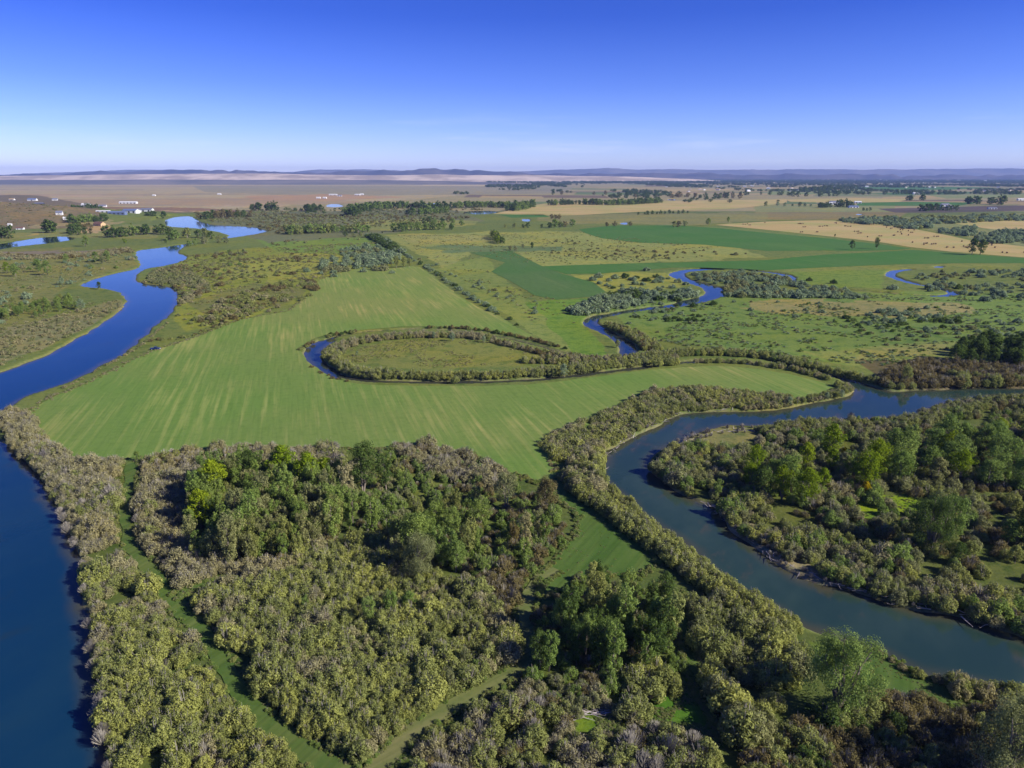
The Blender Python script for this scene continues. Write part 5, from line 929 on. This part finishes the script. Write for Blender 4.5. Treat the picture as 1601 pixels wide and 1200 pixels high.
# ------------------------------------------------------------------ turn the placements into objects
LIMIT = 292
def gn_tree():
    t = bpy.data.node_groups.new('scatter_plants', 'GeometryNodeTree')
    t.interface.new_socket('Geometry', in_out='INPUT', socket_type='NodeSocketGeometry'); t.interface.new_socket('Plants', in_out='INPUT', socket_type='NodeSocketCollection')
    t.interface.new_socket('Geometry', in_out='OUTPUT', socket_type='NodeSocketGeometry')
    gi = t.nodes.new('NodeGroupInput'); go = t.nodes.new('NodeGroupOutput'); ci = t.nodes.new('GeometryNodeCollectionInfo')
    ci.inputs['Separate Children'].default_value = True; ci.inputs['Reset Children'].default_value = True
    ip = t.nodes.new('GeometryNodeInstanceOnPoints'); ip.inputs['Pick Instance'].default_value = True
    def na(n, dt):
        q = t.nodes.new('GeometryNodeInputNamedAttribute'); q.data_type = dt; q.inputs[0].default_value = n; return q.outputs[0]
    K = t.links.new
    K(gi.outputs[0], ip.inputs['Points']); K(gi.outputs[1], ci.inputs[0]); K(ci.outputs[0], ip.inputs['Instance'])
    K(na('pick', 'INT'), ip.inputs['Instance Index']); K(na('turn', 'FLOAT_VECTOR'), ip.inputs['Rotation']); K(na('size', 'FLOAT_VECTOR'), ip.inputs['Scale'])
    K(ip.outputs[0], go.inputs[0]); return t
GN = gn_tree()
def stuff(name, items, label):
    keys = sorted({(p[5], p[6], p[7]) for p in items}); col = bpy.data.collections.new(name + '_kinds')
    for i, k in enumerate(keys):
        po = bpy.data.objects.new('%03d_%s' % (i, name), proto(*k)[0]); col.objects.link(po)
    me = bpy.data.meshes.new(name); me.vertices.add(len(items))
    me.vertices.foreach_set('co', np.array([(p[0], p[1], p[2] - .05) for p in items]).ravel())
    a = me.attributes.new('pick', 'INT', 'POINT'); a.data.foreach_set('value', np.array([keys.index((p[5], p[6], p[7])) for p in items], np.int32))
    a = me.attributes.new('turn', 'FLOAT_VECTOR', 'POINT'); a.data.foreach_set('vector', np.array([(0, 0, p[8]) for p in items]).ravel())
    a = me.attributes.new('size', 'FLOAT_VECTOR', 'POINT'); a.data.foreach_set('vector', np.array([(p[3] * p[4], p[3] * p[4], p[3]) for p in items]).ravel())
    o = link(bpy.data.objects.new(name, me)); tag(o, label, None, None, 'stuff'); md = o.modifiers.new('scatter', 'NODES'); md.node_group = GN
    for it in GN.interface.items_tree:
        if it.item_type == 'SOCKET' and it.in_out == 'INPUT' and it.socket_type == 'NodeSocketCollection': md[it.identifier] = col
TENS = 'twenty thirty forty fifty sixty seventy eighty ninety'.split()
ORD = 'nearest second third fourth fifth sixth seventh eighth ninth tenth eleventh twelfth thirteenth fourteenth fifteenth sixteenth seventeenth eighteenth nineteenth'.split()
for t_ in TENS: ORD += [t_[:-1] + 'ieth'] + [t_ + '-' + q for q in 'first second third fourth fifth sixth seventh eighth ninth'.split()]
NOUN = {'willow': 'willow bush', 'scrub': 'twiggy bush', 'dead': 'leafless dead bush', 'bush': 'round bush', 'reed': 'reedy willow', 'aspen': 'slender tree', 'cotton': 'broad crowned tree', 'round': 'round crowned tree', 'bare': 'half bare tree', 'giant': 'huge tree', 'far': 'distant tree', 'farbush': 'small bush'}
def relabel(singles):
    """say where each one stands, counted outwards from the nearest thing one can find"""
    if not LANDMARKS: return
    lm = np.array([G(a, b) for a, b, c in LANDMARKS]); lp = np.array([(a, b) for a, b, c in LANDMARKS], float); bins = {}
    for p in singles:
        if p[12]: continue
        sx_, sy_ = pix(np.array(p[0]), np.array(p[1])); d = np.hypot(lp[:, 0] - sx_, (lp[:, 1] - sy_) * 1.3); k = int(d.argmin()); dx, dy = sx_ - lp[k, 0], sy_ - lp[k, 1]
        rel = ('left of' if dx < 0 else 'right of') if abs(dx) > abs(dy) * 1.1 else ('behind' if dy < 0 else 'in front of')
        w_ = (CN[p[6]] + ' ' if p[5] != 'dead' else '') + NOUN[p[5]]
        bins.setdefault((k, rel, w_), []).append((float(d[k]), p))
    for (k, rel, w_), L_ in bins.items():
        L_.sort(key=lambda q: q[0])
        for n, (d, p) in enumerate(L_):
            LAB[id(p)] = '%s %s %s %s' % (ORD[n] if n < len(ORD) else 'farther', w_, rel, LANDMARKS[k][2])
LAB = {}; LANDMARKS = []
def count_off(objs, noun, tail=''):
    """label a set of alike objects by counting them outwards from landmarks"""
    fake = {}
    for o in objs:
        sx_, sy_ = pix(np.array(o.location.x), np.array(o.location.y)); d = [math.hypot(a - sx_, (b - sy_) * 1.3) for a, b, c in LANDMARKS]; k = d.index(min(d)); dx, dy = sx_ - LANDMARKS[k][0], sy_ - LANDMARKS[k][1]
        rel = ('left of' if dx < 0 else 'right of') if abs(dx) > abs(dy) * 1.1 else ('behind' if dy < 0 else 'in front of')
        fake.setdefault((k, rel), []).append((d[k], o))
    for (k, rel), L_ in fake.items():
        for n, (d, o) in enumerate(sorted(L_, key=lambda q: q[0])): o['label'] = '%s %s %s %s' % (ORD[n], noun, rel, LANDMARKS[k][2])
def realise():
    tot = 0; plan = []
    for name, items in PLACED.items():
        def seen(p):
            q = pix(np.array(p[0]), np.array(p[1]), p[2] + HSIZE[p[5]] * p[3] * .5); s = HSIZE[p[5]] * p[3] / math.hypot(p[0], p[1], H)
            ok = -30 < q[0] < 1631 and q[1] < 1225
            return (0 if p[12] else 1 if ok else 2, -s)
        items = [p for p in items if p[1] > 60]
        items.sort(key=seen)
        single = [p for p in items if seen(p)[0] < 2][:LIMIT]; ids = {id(p) for p in single}; plan.append((name, single, [p for p in items if id(p) not in ids]))
    relabel([p for _, sg, _ in plan for p in sg])
    for name, single, rest in plan:
        for p in single:
            x, y, z, s, hs, kind, leaf, v, rot, label, cat, group, solo = p; j, cr_, tk = proto(kind, leaf, v)
            if cr_ is None: o = link(bpy.data.objects.new(name, j))
            else:
                o = link(bpy.data.objects.new(name, None)); o.empty_display_size = .5
                link(bpy.data.objects.new('trunk', tk), o); link(bpy.data.objects.new('crown', cr_), o)
            o.location = (x, y, z - .05); o.scale = (s * hs, s * hs, s); o.rotation_euler = (0, 0, rot); tag(o, LAB.get(id(p), label), cat, group)
        if rest: stuff(STUFFNAME.get(name, name + '_mass'), rest, STUFFLABEL.get(name))
        print('PLANTS', name, len(single) + len(rest), 'single', len(single)); tot += len(single) + len(rest)
    print('PLANTS total', tot)
STUFFNAME = {}; STUFFLABEL = {}
LANDMARKS += [(a, b, c) for a, b, c in ((120, 870, 'the kink of the left river bank'), (148, 1030, 'the straight left river bank'), (60, 760, 'the left river below the hay field'), (20, 660, 'the left tip of the hay field'), (205, 735, 'the head of the mown track'), (200, 830, 'the upper bend of the mown track'),
    (265, 935, 'the fork of the mown track'), (340, 1030, 'the middle of the mown track'), (430, 1140, 'the lower end of the mown track'), (300, 1120, 'the near end of the left bank thicket'), (318, 822, 'the small bright tree of the left grove'), (338, 760, 'the broad bright tree of the left grove'), (400, 860, 'the front of the left aspen grove'),
    (440, 768, 'the back row of the left grove'), (300, 715, 'the hay field edge left of the grove'), (528, 765, 'the tall half bare tree'), (604, 765, 'the narrow dark tree'), (655, 905, 'the large grey-green centre tree'), (515, 985, 'the dead tree in the hollow'), (610, 965, 'the trees rising from the middle thicket'),
    (420, 960, 'the left half of the middle thicket'), (470, 1060, 'the lower part of the middle thicket'), (600, 1160, 'the foot of the dry track'), (700, 1100, 'the lower dry track'), (790, 1055, 'the bend of the dry track'), (740, 970, 'the right corner of the middle thicket'), (700, 780, 'the bare glade in the central brush'),
    (790, 795, 'the pale tree near the clearing'), (853, 805, 'the leaning dark tree'), (822, 868, 'the tall grey-brown tree'), (940, 830, 'the mown clearing'), (900, 730, 'the bend of the right river'), (875, 985, 'the top left tree of the right grove'), (965, 1000, 'the tall tree of the right grove'), (845, 1045, 'the dark tree on the dry track'),
    (1035, 960, 'the dark tree beside the clearing'), (1130, 930, 'the river side of the willow row'), (1110, 1010, 'the shaded grass strip'), (1230, 1040, 'the mounded willows'), (940, 1115, 'the pale log pile'), (1050, 1105, 'the bright grass glade'), (1308, 1118, 'the huge cottonwood'), (1450, 1057, 'the small green river bank'), (1570, 1200, 'the tall pale corner tree'),
    (1400, 1150, 'the brown brush at the lower right'), (700, 1170, 'the grey thicket at the bottom'), (880, 1180, 'the bottom centre edge'), (1050, 1170, 'the bottom edge below the glade'), (1180, 1180, 'the bottom edge right of the glade'), (870, 680, 'the end of the reedy belt'), (1000, 630, 'the middle of the reedy belt'), (1150, 618, 'the hay field tongue'),
    (1340, 612, 'the creek mouth'), (1233, 634, 'the blue-grey tree on the creek bank'), (1415, 600, 'the lone olive cottonwood'), (1530, 565, 'the dark grove at the right edge'), (1500, 600, 'the shore of the brown thicket'), (1100, 550, 'the willow belt above the creek'), (1250, 570, 'the right half of the creek belt'), (965, 543, 'the round olive creek willow'), (882, 589, 'the blue-grey oxbow willow'),
    (700, 590, 'the near arc of the oxbow'), (560, 575, 'the left near arc of the oxbow'), (500, 540, 'the left tip of the oxbow'), (620, 515, 'the far arc of the oxbow'), (757, 530, 'the round silver oxbow willow'), (850, 545, 'the right end of the oxbow'), (1050, 700, 'the tip of the island'), (1040, 760, 'the blunt end of the island'), (1140, 810, 'the log strewn island shore'),
    (1300, 900, 'the middle of the island shore'), (1480, 950, 'the lower island shore'), (1235, 775, 'the wide cottonwood of the island'), (1300, 712, 'the bright tree of the island'), (1350, 775, 'the golden tree of the island'), (1400, 790, 'the sunny glade of the island'), (1455, 860, 'the very tall dark island tree'), (1550, 850, 'the shaded right side of the island'), (1500, 700, 'the upper right of the island'), (1420, 665, 'the mauve bush at the river mouth'),
    (1560, 640, 'the far shore of the island'), (243, 546, 'the blue pickup truck'), (270, 470, 'the inner bend of the left river'), (400, 470, 'the rough slope by the hay field'), (360, 420, 'the yellow patch of rough meadow'), (450, 395, 'the upper rough meadow'), (560, 400, 'the silvery bush cluster'), (632, 418, 'the olive trees at the field top'), (590, 370, 'the far end of the diagonal hedge'),
    (700, 438, 'the middle of the diagonal hedge'), (790, 495, 'the near end of the diagonal hedge'), (100, 480, 'the tree belt on the left meadow'), (68, 428, 'the tree pair on the left meadow'), (160, 410, 'the tree trio near the river'), (20, 550, 'the left river point'), (100, 400, 'the grey belt across the left meadow'), (60, 376, 'the left pond'), (156, 353, 'the tan house'), (95, 346, 'the white house'), (206, 338, 'the dark roofed barn'),
    (201, 318, 'the very long white barn'), (230, 365, 'the river spit'), (345, 376, 'the narrow river reach'), (330, 345, 'the head of the left river'), (420, 350, 'the brushy flats'), (520, 356, 'the wood above the rough meadow'), (660, 350, 'the wood behind the hedge'), (523, 322, 'the small far pond'), (752, 332, 'the long far pond'), (848, 322, 'the narrow far pond'), (600, 325, 'the belt right of the far pond'),
    (825, 388, 'the tree clump on the meadow'), (775, 368, 'the clump at the meadow top'), (870, 350, 'the row above the yellow meadow'), (975, 349, 'the tiny pool'), (1107, 352, 'the lone round tree above the alfalfa'), (950, 425, 'the left alfalfa strip'), (980, 465, 'the left loop of the upper creek'), (1110, 460, 'the creek bend'), (1230, 435, 'the short blue creek reach'), (1300, 460, 'the narrow creek reach'),
    (1400, 440, 'the far creek loop'), (1490, 460, 'the right end of the creek'), (1050, 510, 'the meadow below the creek bend'), (1200, 500, 'the tan patch of the right meadow'), (1400, 500, 'the middle of the right meadow'), (1560, 510, 'the right side of the right meadow'), (1250, 540, 'the near part of the right meadow'), (1525, 398, 'the dark pair of trees'), (1371, 389, 'the slim alfalfa tree'),
    (1305, 318, 'the right hand farm'), (1480, 323, 'the house by the ploughed field'), (1380, 345, 'the thicket behind the stubble'), (1490, 355, 'the gap between stubble fields'), (1560, 370, 'the right end of the stubble'), (1540, 312, 'the large far grove'), (1434, 308, 'the square far grove'), (1270, 295, 'the far town'), (1040, 305, 'the broken far belt'), (800, 318, 'the long far belt'))]
for c_ in COVER: stuff(*c_)
stuff('distant_woodland', TOWN, 'blue dark tree cover of the far farm country and town on the horizon')
STUFFNAME.update({'aspen_tree': 'aspen_wood'}); 
# ------------------------------------------------------------------ farm buildings
WHITE = plain('white_metal', (.66, .66, .65), .5, .05, .5); TANW = plain('tan_boards', (.50, .36, .20), .8, .15, .5); GREYR = plain('grey_roof', (.16, .17, .22), .6, .1, .3)
BROWNR = plain('brown_roof', (.16, .09, .07), .8, .15, .5); BLUER = plain('blue_grey_metal_roof', (.14, .18, .30), .45, .08, .3); DARKG = plain('door_dark', (.05, .05, .06), .5, .1, 1); REDB = plain('red_boards', (.26, .06, .04), .8, .12, .5)
def prism(L_, W_, hw, hr, ov, part):
    """walls with gables, or the two sloped roof slabs, of a gabled building; long side along x"""
    a, b = L_ / 2, W_ / 2
    if part == 'wall':
        v = [(-a, -b, 0), (a, -b, 0), (a, b, 0), (-a, b, 0), (-a, -b, hw), (a, -b, hw), (a, b, hw), (-a, b, hw), (-a, 0, hw + hr - .05), (a, 0, hw + hr - .05)]
        return v, [(0, 1, 5, 4), (2, 3, 7, 6), (1, 2, 6, 9, 5), (3, 0, 4, 8, 7)]
    A, B = a + ov, b + ov; sl = hr / b; e = hw - ov * sl; t = .22
    v = [(-A, -B, e), (A, -B, e), (A, 0, hw + hr), (-A, 0, hw + hr), (A, B, e), (-A, B, e)]; v += [(p[0], p[1], p[2] + t) for p in v]
    return v, [(6, 7, 8, 9), (9, 8, 10, 11), (0, 3, 2, 1), (3, 5, 4, 2), (0, 1, 7, 6), (5, 11, 10, 4), (1, 2, 8, 7), (2, 4, 10, 8), (0, 6, 9, 3), (3, 9, 11, 5)]
def box(x0, x1, y0, y1, z0, z1):
    v = [(x, y, z) for z in (z0, z1) for y in (y0, y1) for x in (x0, x1)]
    return v, [(0, 2, 3, 1), (4, 5, 7, 6), (0, 1, 5, 4), (2, 6, 7, 3), (0, 4, 6, 2), (1, 3, 7, 5)]
def building(name, px, py, L_, W_, hw, hr, yaw, wm, rm, label, cat, doors=2, windows=0, group=None, zz=None, chim=False):
    x, y = G(px, py, zz or 0); z = zz if zz is not None else float(bluff(np.array([x]), np.array([y]))[0])
    o = link(bpy.data.objects.new(name, None)); o.location = (x, y, z); o.rotation_euler = (0, 0, math.radians(yaw)); tag(o, label, cat, group)
    v, f = prism(L_, W_, hw, hr, .5, 'wall'); v = [(p[0], p[1], p[2] if p[2] else -1.5) for p in v]; link(bpy.data.objects.new('wall', mesh_of('wall', v, f, wm)), o)
    v, f = prism(L_, W_, hw, hr, .5, 'roof'); rf = link(bpy.data.objects.new('roof', mesh_of('roof', v, f, rm)), o)
    for k in range(doors):
        c = -L_ / 2 + L_ * (k + .5) / doors; dw = min(L_ / doors * .5, 4 if L_ > 20 else 1.1)
        v, f = box(c - dw / 2, c + dw / 2, -W_ / 2 - .06, -W_ / 2 + .02, 0, hw * .8); link(bpy.data.objects.new('door', mesh_of('door', v, f, DARKG)), o)
    for k in range(windows):
        c = -L_ / 2 + L_ * (k + 1) / (windows + 1) + .8; v, f = box(c - .7, c + .7, -W_ / 2 - .05, -W_ / 2 + .02, 1, 2.3); link(bpy.data.objects.new('window', mesh_of('window', v, f, DARKG)), o)
    if chim:
        v, f = box(L_ * .2, L_ * .2 + .9, .5, 1.4, hw, hw + hr + 1); link(bpy.data.objects.new('chimney', mesh_of('chimney', v, f, BROWNR)), rf)
    return o
building('long_barn', 201, 318, 62, 16, 5, 3, 3, WHITE, WHITE, 'very long white barn on the brown plain at the left', 'barn', 5)
building('farm_shed', 185, 341, 40, 14, 4.5, 3, 2, BLUER, BLUER, 'long blue-grey shed in front of the far farm', 'shed', 4)
building('farm_shed', 163, 340, 32, 10, 3, 1.6, 4, WHITE, WHITE, 'low white shed left of the blue-grey shed', 'shed', 3)
building('farm_barn', 206, 338, 36, 18, 6, 4, -6, WHITE, BLUER, 'dark roofed white barn right of the blue-grey shed', 'barn', 3)
building('farm_barn', 215, 336, 16, 12, 5, 4, 60, WHITE, GREYR, 'small dark roofed barn touching the larger one', 'barn', 1)
building('farm_barn', 231, 334.5, 30, 15, 6, 3.5, 0, WHITE, GREYR, 'white barn with grey roof at the far right of the farm', 'barn', 2)
building('tan_house', 156, 353, 20, 13, 4.5, 4, -18, TANW, BROWNR, 'tan house with brown roof on the bare yard', 'house', 1, 3, chim=True)
building('white_house', 95, 345.5, 13, 9, 5, 4, 15, WHITE, GREYR, 'white house between the dark trees below the bluff', 'house', 1, 3, chim=True)
building('white_house', 103, 348, 7, 6, 3.5, 2.4, 15, WHITE, WHITE, 'small white annex right of the white house', 'house', 1, 1)
building('farm_shed', 32, 358.5, 13, 7, 3, 1.8, 8, WHITE, BROWNR, 'low white shed with brown roof left of the bluff', 'shed', 2)
building('farm_shed', 16, 354, 7, 5, 2.6, 1.4, 8, WHITE, WHITE, 'tiny white shed behind the left edge trees', 'shed', 1)
building('bench_house', 51, 313.5, 34, 16, 5, 5, 5, WHITE, BLUER, 'blue-grey roofed house on the crest of the bluff', 'house', 1, 4)
building('bench_house', 19, 312.5, 22, 10, 3.5, 3, -5, WHITE, TANW, 'pale house on the left crest of the bluff', 'house', 1, 2)
building('bench_house', 86, 313, 20, 12, 4, 5, 20, WHITE, GREYR, 'small dark roofed house alone on the plain edge', 'house', 1, 2)
building('bench_house', 1, 331, 14, 10, 5, 3, 10, WHITE, WHITE, 'white house cut by the left frame edge on the bluff', 'house', 1, 2)
building('bench_house', 135, 323, 26, 14, 5, 4, 0, WHITE, WHITE, 'white house between dark trees on the bench', 'house', 1, 2)
building('bench_house', 161, 325, 22, 12, 4, 3, 12, WHITE, GREYR, 'white house at the right end of the bench trees', 'house', 1, 2)
building('bench_house', 62, 320, 30, 12, 4, 3, 3, DARKG, GREYR, 'dark roofed building on the shoulder of the bluff', 'house', 1, 2)
for a, b, l, l2 in ((521, 305, 70, 'long white barn of the far farm left of centre'), (531, 306.5, 40, 'shorter white barn of the far farm left of centre'), (559, 305, 46, 'white barn of the second far farm'), (566, 304.4, 30, 'small white shed of the second far farm'), (498, 310, 30, 'first small white shed on the far field'), (508, 310, 26, 'second small white shed on the far field'), (343, 304, 30, 'lone white shed on the dry plain'), (241, 306, 22, 'pale shed in the left of the dry plain')):
    building('distant_barn', a, b, l * .6, 13, 4, 3, R.uniform(-8, 8), WHITE, WHITE if a != 531 else GREYR, l2, 'barn', 2)
building('farm_barn', 1305, 318.5, 40, 18, 6, 5, 10, WHITE, GREYR, 'grey roofed barn of the farm beyond the stubble', 'barn', 2)
building('white_house', 1299, 319.5, 14, 10, 5, 3, 0, WHITE, WHITE, 'white house left of the grey roofed barn', 'house', 1, 2)
building('farm_shed', 1341, 317.5, 24, 12, 5, 3, -8, WHITE, WHITE, 'white shed right of the tall trees of the farm', 'shed', 2)
building('farm_shed', 1334, 324.5, 30, 12, 4, 3, 2, WHITE, BLUER, 'blue roofed shed alone on the pasture', 'shed', 3)
building('white_house', 1477, 323, 26, 13, 6, 5, 5, WHITE, GREYR, 'grey roofed house among trees at the ploughed field', 'house', 1, 3)
building('white_house', 1484, 324, 18, 10, 5, 3, -5, WHITE, WHITE, 'white annex at the ploughed field', 'house', 1, 2)
building('farm_shed', 1551, 326.5, 26, 9, 3.5, 2, 0, WHITE, GREYR, 'low grey shed in the ploughed field', 'shed', 3)
building('farm_shed', 1597, 313, 34, 12, 5, 3, 0, WHITE, WHITE, 'white shed at the right frame edge', 'shed', 2)
building('farm_shed', 1432, 303.5, 34, 14, 7, 4, 0, WHITE, WHITE, 'white shed in front of the square grove', 'shed', 2)
# houses of the far town: small white gabled buildings
hv, hf = prism(26, 14, 6, 5, .4, 'wall'); rv, rf_ = prism(26, 14, 6, 5, .4, 'roof')
TM = [mesh_of('town_building', hv + rv, hf + [tuple(i + len(hv) for i in q) for q in rf_], [WHITE, m_], [0] * len(hf) + [1] * len(rf_)) for m_ in (WHITE, GREYR, WHITE, TANW)]
pl = 0
while pl < 170:
    a = N.uniform(860, 1700); b = 277.6 + 22 * N.random() ** 1.7
    if a < 1000 and b > 284: continue
    x, y = G(a, b); o = link(bpy.data.objects.new('town_building', TM[pl % 4])); s = N.uniform(.5, 1.1) * (1 + (y > 12000) * .8)
    o.location = (x, y, 0); o.scale = (s, s, s); o.rotation_euler = (0, 0, N.uniform(-.5, .5)); tag(o, 'tiny pale building among the trees of the far town on the horizon', 'building', 'buildings of the far town'); pl += 1
# ------------------------------------------------------------------ bales on the stubble
def bale_mesh():
    v = []; f = []; n = 12; r = 1.15; w_ = .95
    for s in (-1, 1):
        for k in range(n): v.append((s * w_, r * math.cos(k * 2 * math.pi / n), r + r * math.sin(k * 2 * math.pi / n)))
        for k in range(n): v.append((s * (w_ + .04), r * .8 * math.cos(k * 2 * math.pi / n), r + r * .8 * math.sin(k * 2 * math.pi / n)))
    for k in range(n):
        j = (k + 1) % n; f += [(k, j, 2 * n + j, 2 * n + k), (k, n + k, n + j, j), (2 * n + k, 2 * n + j, 3 * n + j, 3 * n + k)]
    f += [tuple(range(n, 2 * n)), tuple(range(4 * n - 1, 3 * n - 1, -1))]
    return mesh_of('hay_bale', v, f, plain('straw', (.24, .17, .085), .95, .3, 2))
BM = bale_mesh(); gf = [(1130, 350), (1282, 346), (1392, 352), (1475, 368), (1601, 387), (1601, 399), (1487, 391), (1375, 376), (1200, 358)]; nb = 0
while nb < 95:
    a = N.uniform(1150, 1600); b = N.uniform(346, 399)
    if not inside(np.array([a]), np.array([b]), gf)[0]: continue
    x, y = G(a, b)
    for k in range(N.integers(1, 4)):
        o = link(bpy.data.objects.new('hay_bale', BM)); o.location = (x + k * N.uniform(2.5, 4), y + N.normal() * 1.5, .14); o.rotation_euler = (0, 0, N.uniform(0, 3)); o.scale = (1.0,) * 3
        tag(o, 'dark hay bale lying on the large golden stubble field', 'hay bale', 'hay bales on the large stubble field'); nb += 1
# ------------------------------------------------------------------ dark blue pickup at the field corner
CARB = plain('blue_paint', (.015, .03, .12), .3, .05, 1); GLS = plain('window_glass', (.03, .04, .05), .1, .05, 1); TYR = plain('tyre_rubber', (.02, .02, .02), .8, .1, 3); CHR = plain('pale_metal', (.5, .5, .5), .4, .05, 1)
x, y = G(243, 546.5); t_ = link(bpy.data.objects.new('pickup_truck', None)); t_.location = (x, y, .12); t_.rotation_euler = (0, 0, math.radians(8)); tag(t_, 'dark blue pickup truck parked at the corner of the hay field by the river', 'pickup truck')
def extr(prof, y0, y1):
    n = len(prof); v = [(a, y0, b) for a, b in prof] + [(a, y1, b) for a, b in prof]
    return v, [tuple(range(n)), tuple(range(2 * n - 1, n - 1, -1))] + [(k, n + k, n + (k + 1) % n, (k + 1) % n) for k in range(n)]
v, f = extr([(-2.7, .5), (-2.7, 1.05), (-.5, 1.08), (-.45, 1.1), (1.2, 1.12), (2.6, 1.0), (2.75, .5)], -.95, .95); body = link(bpy.data.objects.new('body', mesh_of('body', v, f, CARB)), t_)
v, f = extr([(-.6, 1.08), (-.5, 1.75), (.7, 1.78), (1.35, 1.12)], -.82, .82); cab = link(bpy.data.objects.new('cab', mesh_of('cab', v, f, CARB)), t_)
for s in (-1, 1):
    v, f = extr([(-.42, 1.18), (-.36, 1.66), (.62, 1.68), (1.02, 1.18)], s * .80, s * .845); link(bpy.data.objects.new('window', mesh_of('window', v, f, GLS)), cab)
v, f = box(1.34, 1.37, -.7, .7, 1.12, 1.2); v = [(.76, -.7, 1.72), (1.34, -.74, 1.16), (1.34, .74, 1.16), (.76, .7, 1.72), (.80, -.7, 1.74), (1.38, -.74, 1.18), (1.38, .74, 1.18), (.80, .7, 1.74)]
link(bpy.data.objects.new('windscreen', mesh_of('windscreen', v, [(4, 5, 6, 7), (3, 2, 1, 0), (0, 1, 5, 4), (2, 3, 7, 6), (1, 2, 6, 5), (3, 0, 4, 7)], GLS)), cab)
for bx, bn in ((2.72, 'bumper'), (-2.78, 'bumper')):
    v, f = box(bx, bx + .12, -.9, .9, .42, .62); link(bpy.data.objects.new(bn, mesh_of(bn, v, f, CHR)), t_)
for s in (-1, 1):
    v, f = box(2.70, 2.735, s * .55 - .18, s * .55 + .18, .74, .9); link(bpy.data.objects.new('headlight', mesh_of('headlight', v, f, WHITE)), t_)
def disc(r, w_, y0, m_, nme):
    n = 18; v = [(r * math.cos(k * 2 * math.pi / n), y0 + s * w_ / 2, r * math.sin(k * 2 * math.pi / n)) for s in (-1, 1) for k in range(n)]
    return mesh_of(nme, v, [tuple(range(n)), tuple(range(2 * n - 1, n - 1, -1))] + [(k, n + k, n + (k + 1) % n, (k + 1) % n) for k in range(n)], m_)
for wx in (-1.7, 1.75):
    for s in (-1, 1):
        wl = link(bpy.data.objects.new('wheel', disc(.40, .25, 0, TYR, 'wheel')), t_); wl.location = (wx, s * .88, .40); link(bpy.data.objects.new('rim', disc(.22, .04, s * .13, CHR, 'rim')), wl)
# ------------------------------------------------------------------ fallen logs
def log(px, py, L_, r, yaw, tilt, label, group, z=.15):
    rng = np.random.default_rng(int(px * 7 + py)); a = (0, 0, 0); st = []; en = []; w0 = []; w1 = []; p = np.array((0., 0., 0.)); d = np.array((1, 0, .05))
    for k in range(4):
        q = p + np.array((1, rng.uniform(-.15, .15), rng.uniform(-.05, .08))) * L_ / 4; st.append(p); en.append(q); w0.append(r * (1 - .2 * k)); w1.append(r * (.8 - .2 * k)); p = q
        e = q + np.array((.3, rng.choice((-1, 1)) * .6, rng.uniform(.1, .6))) * L_ * .14; st.append(q); en.append(e); w0.append(r * .3); w1.append(r * .1)
    v, f = sticks(rng, st, en, w0, w1); o = link(bpy.data.objects.new('fallen_log', mesh_of('fallen_log', v, f, DRIFT))); x, y = G(px, py)
    o.location = (x, y, z + r * .5); o.rotation_euler = (0, -tilt, math.radians(yaw)); tag(o, label, 'log', group)
for _ in range(34):
    q = R.random(); log(890 + 110 * q, 1118 - 6 * q + R.uniform(-4, 5), R.uniform(2, 4.5), R.uniform(.07, .16), R.uniform(-40, 40) + (180 if R.random() < .5 else 0), R.uniform(0, .15), 'pale bleached log in the log pile above the bright glade', 'logs of the pale log pile')
sh = gpoly([(1103, 786), (1130, 806), (1160, 832), (1205, 868), (1250, 892), (1300, 912), (1345, 922), (1395, 940), (1440, 948), (1500, 960), (1560, 980)])
def onl(g):
    k = R.randrange(len(g) - 1); q = R.random(); return g[k] * (1 - q) + g[k + 1] * q
for g, n, lb, gp in ((sh, 80, 'bleached drift log stranded on the island shore', 'drift logs on the island shore'), (gpoly([(1060, 700), (1090, 684), (1130, 674), (1180, 674), (1210, 684)]), 50, 'bleached drift log on the far tip of the island', 'drift logs on the island tip'),
                     (gpoly([(940, 745), (946, 715), (975, 692), (1010, 674), (1050, 652), (1080, 643), (1150, 640)]), 60, 'bleached drift log on the inner bend of the right river', 'drift logs at the river bend')):
    for _ in range(n):
        p = onl(g); q = pix(p[0] + R.uniform(-1.5, 1.5), p[1] + R.uniform(-.5, 3)); log(float(q[0]), float(q[1]), R.uniform(1.5, 4.5), R.uniform(.08, .17), R.uniform(0, 360), R.uniform(-.02, .25), lb, gp, -.1)

def named(n): return [o for o in C.objects if o.parent is None and o.name.split('.')[0] == n]
count_off(named('hay_bale'), 'dark hay bale'); count_off([o for o in named('fallen_log') if 'pile' not in o['label']], 'bleached drift log'); count_off([o for o in named('fallen_log') if 'pile' in o['label']], 'pale log of the log pile')

print('TRIS', sum(sum(len(p_.vertices) - 2 for p_ in m_.polygons) for m_ in bpy.data.meshes if m_.users), len(C.objects))
realise()

# ------------------------------------------------------------------ air
hz = bpy.data.meshes.new('haze'); W_, Z0, Z1 = 30000, -3, 420
vv = [(a * W_, b * W_, c) for c in (Z0, Z1) for b in (-1, 1) for a in (-1, 1)]
hz.from_pydata(vv, [], [(0, 2, 3, 1), (4, 5, 7, 6), (0, 1, 5, 4), (2, 6, 7, 3), (0, 4, 6, 2), (1, 3, 7, 5)])
m, t, o = mat('haze'); pv = nd(t, 'ShaderNodeVolumePrincipled'); pv.inputs['Color'].default_value = (.36, .51, 1, 1); pv.inputs['Density'].default_value = 3.3e-5; pv.inputs['Anisotropy'].default_value = .0
t.links.new(pv.outputs[0], o.inputs['Volume']); hz.materials.append(m)
tag(link(bpy.data.objects.new('haze', hz)), 'thin blue haze over the whole valley', None, None, 'stuff')
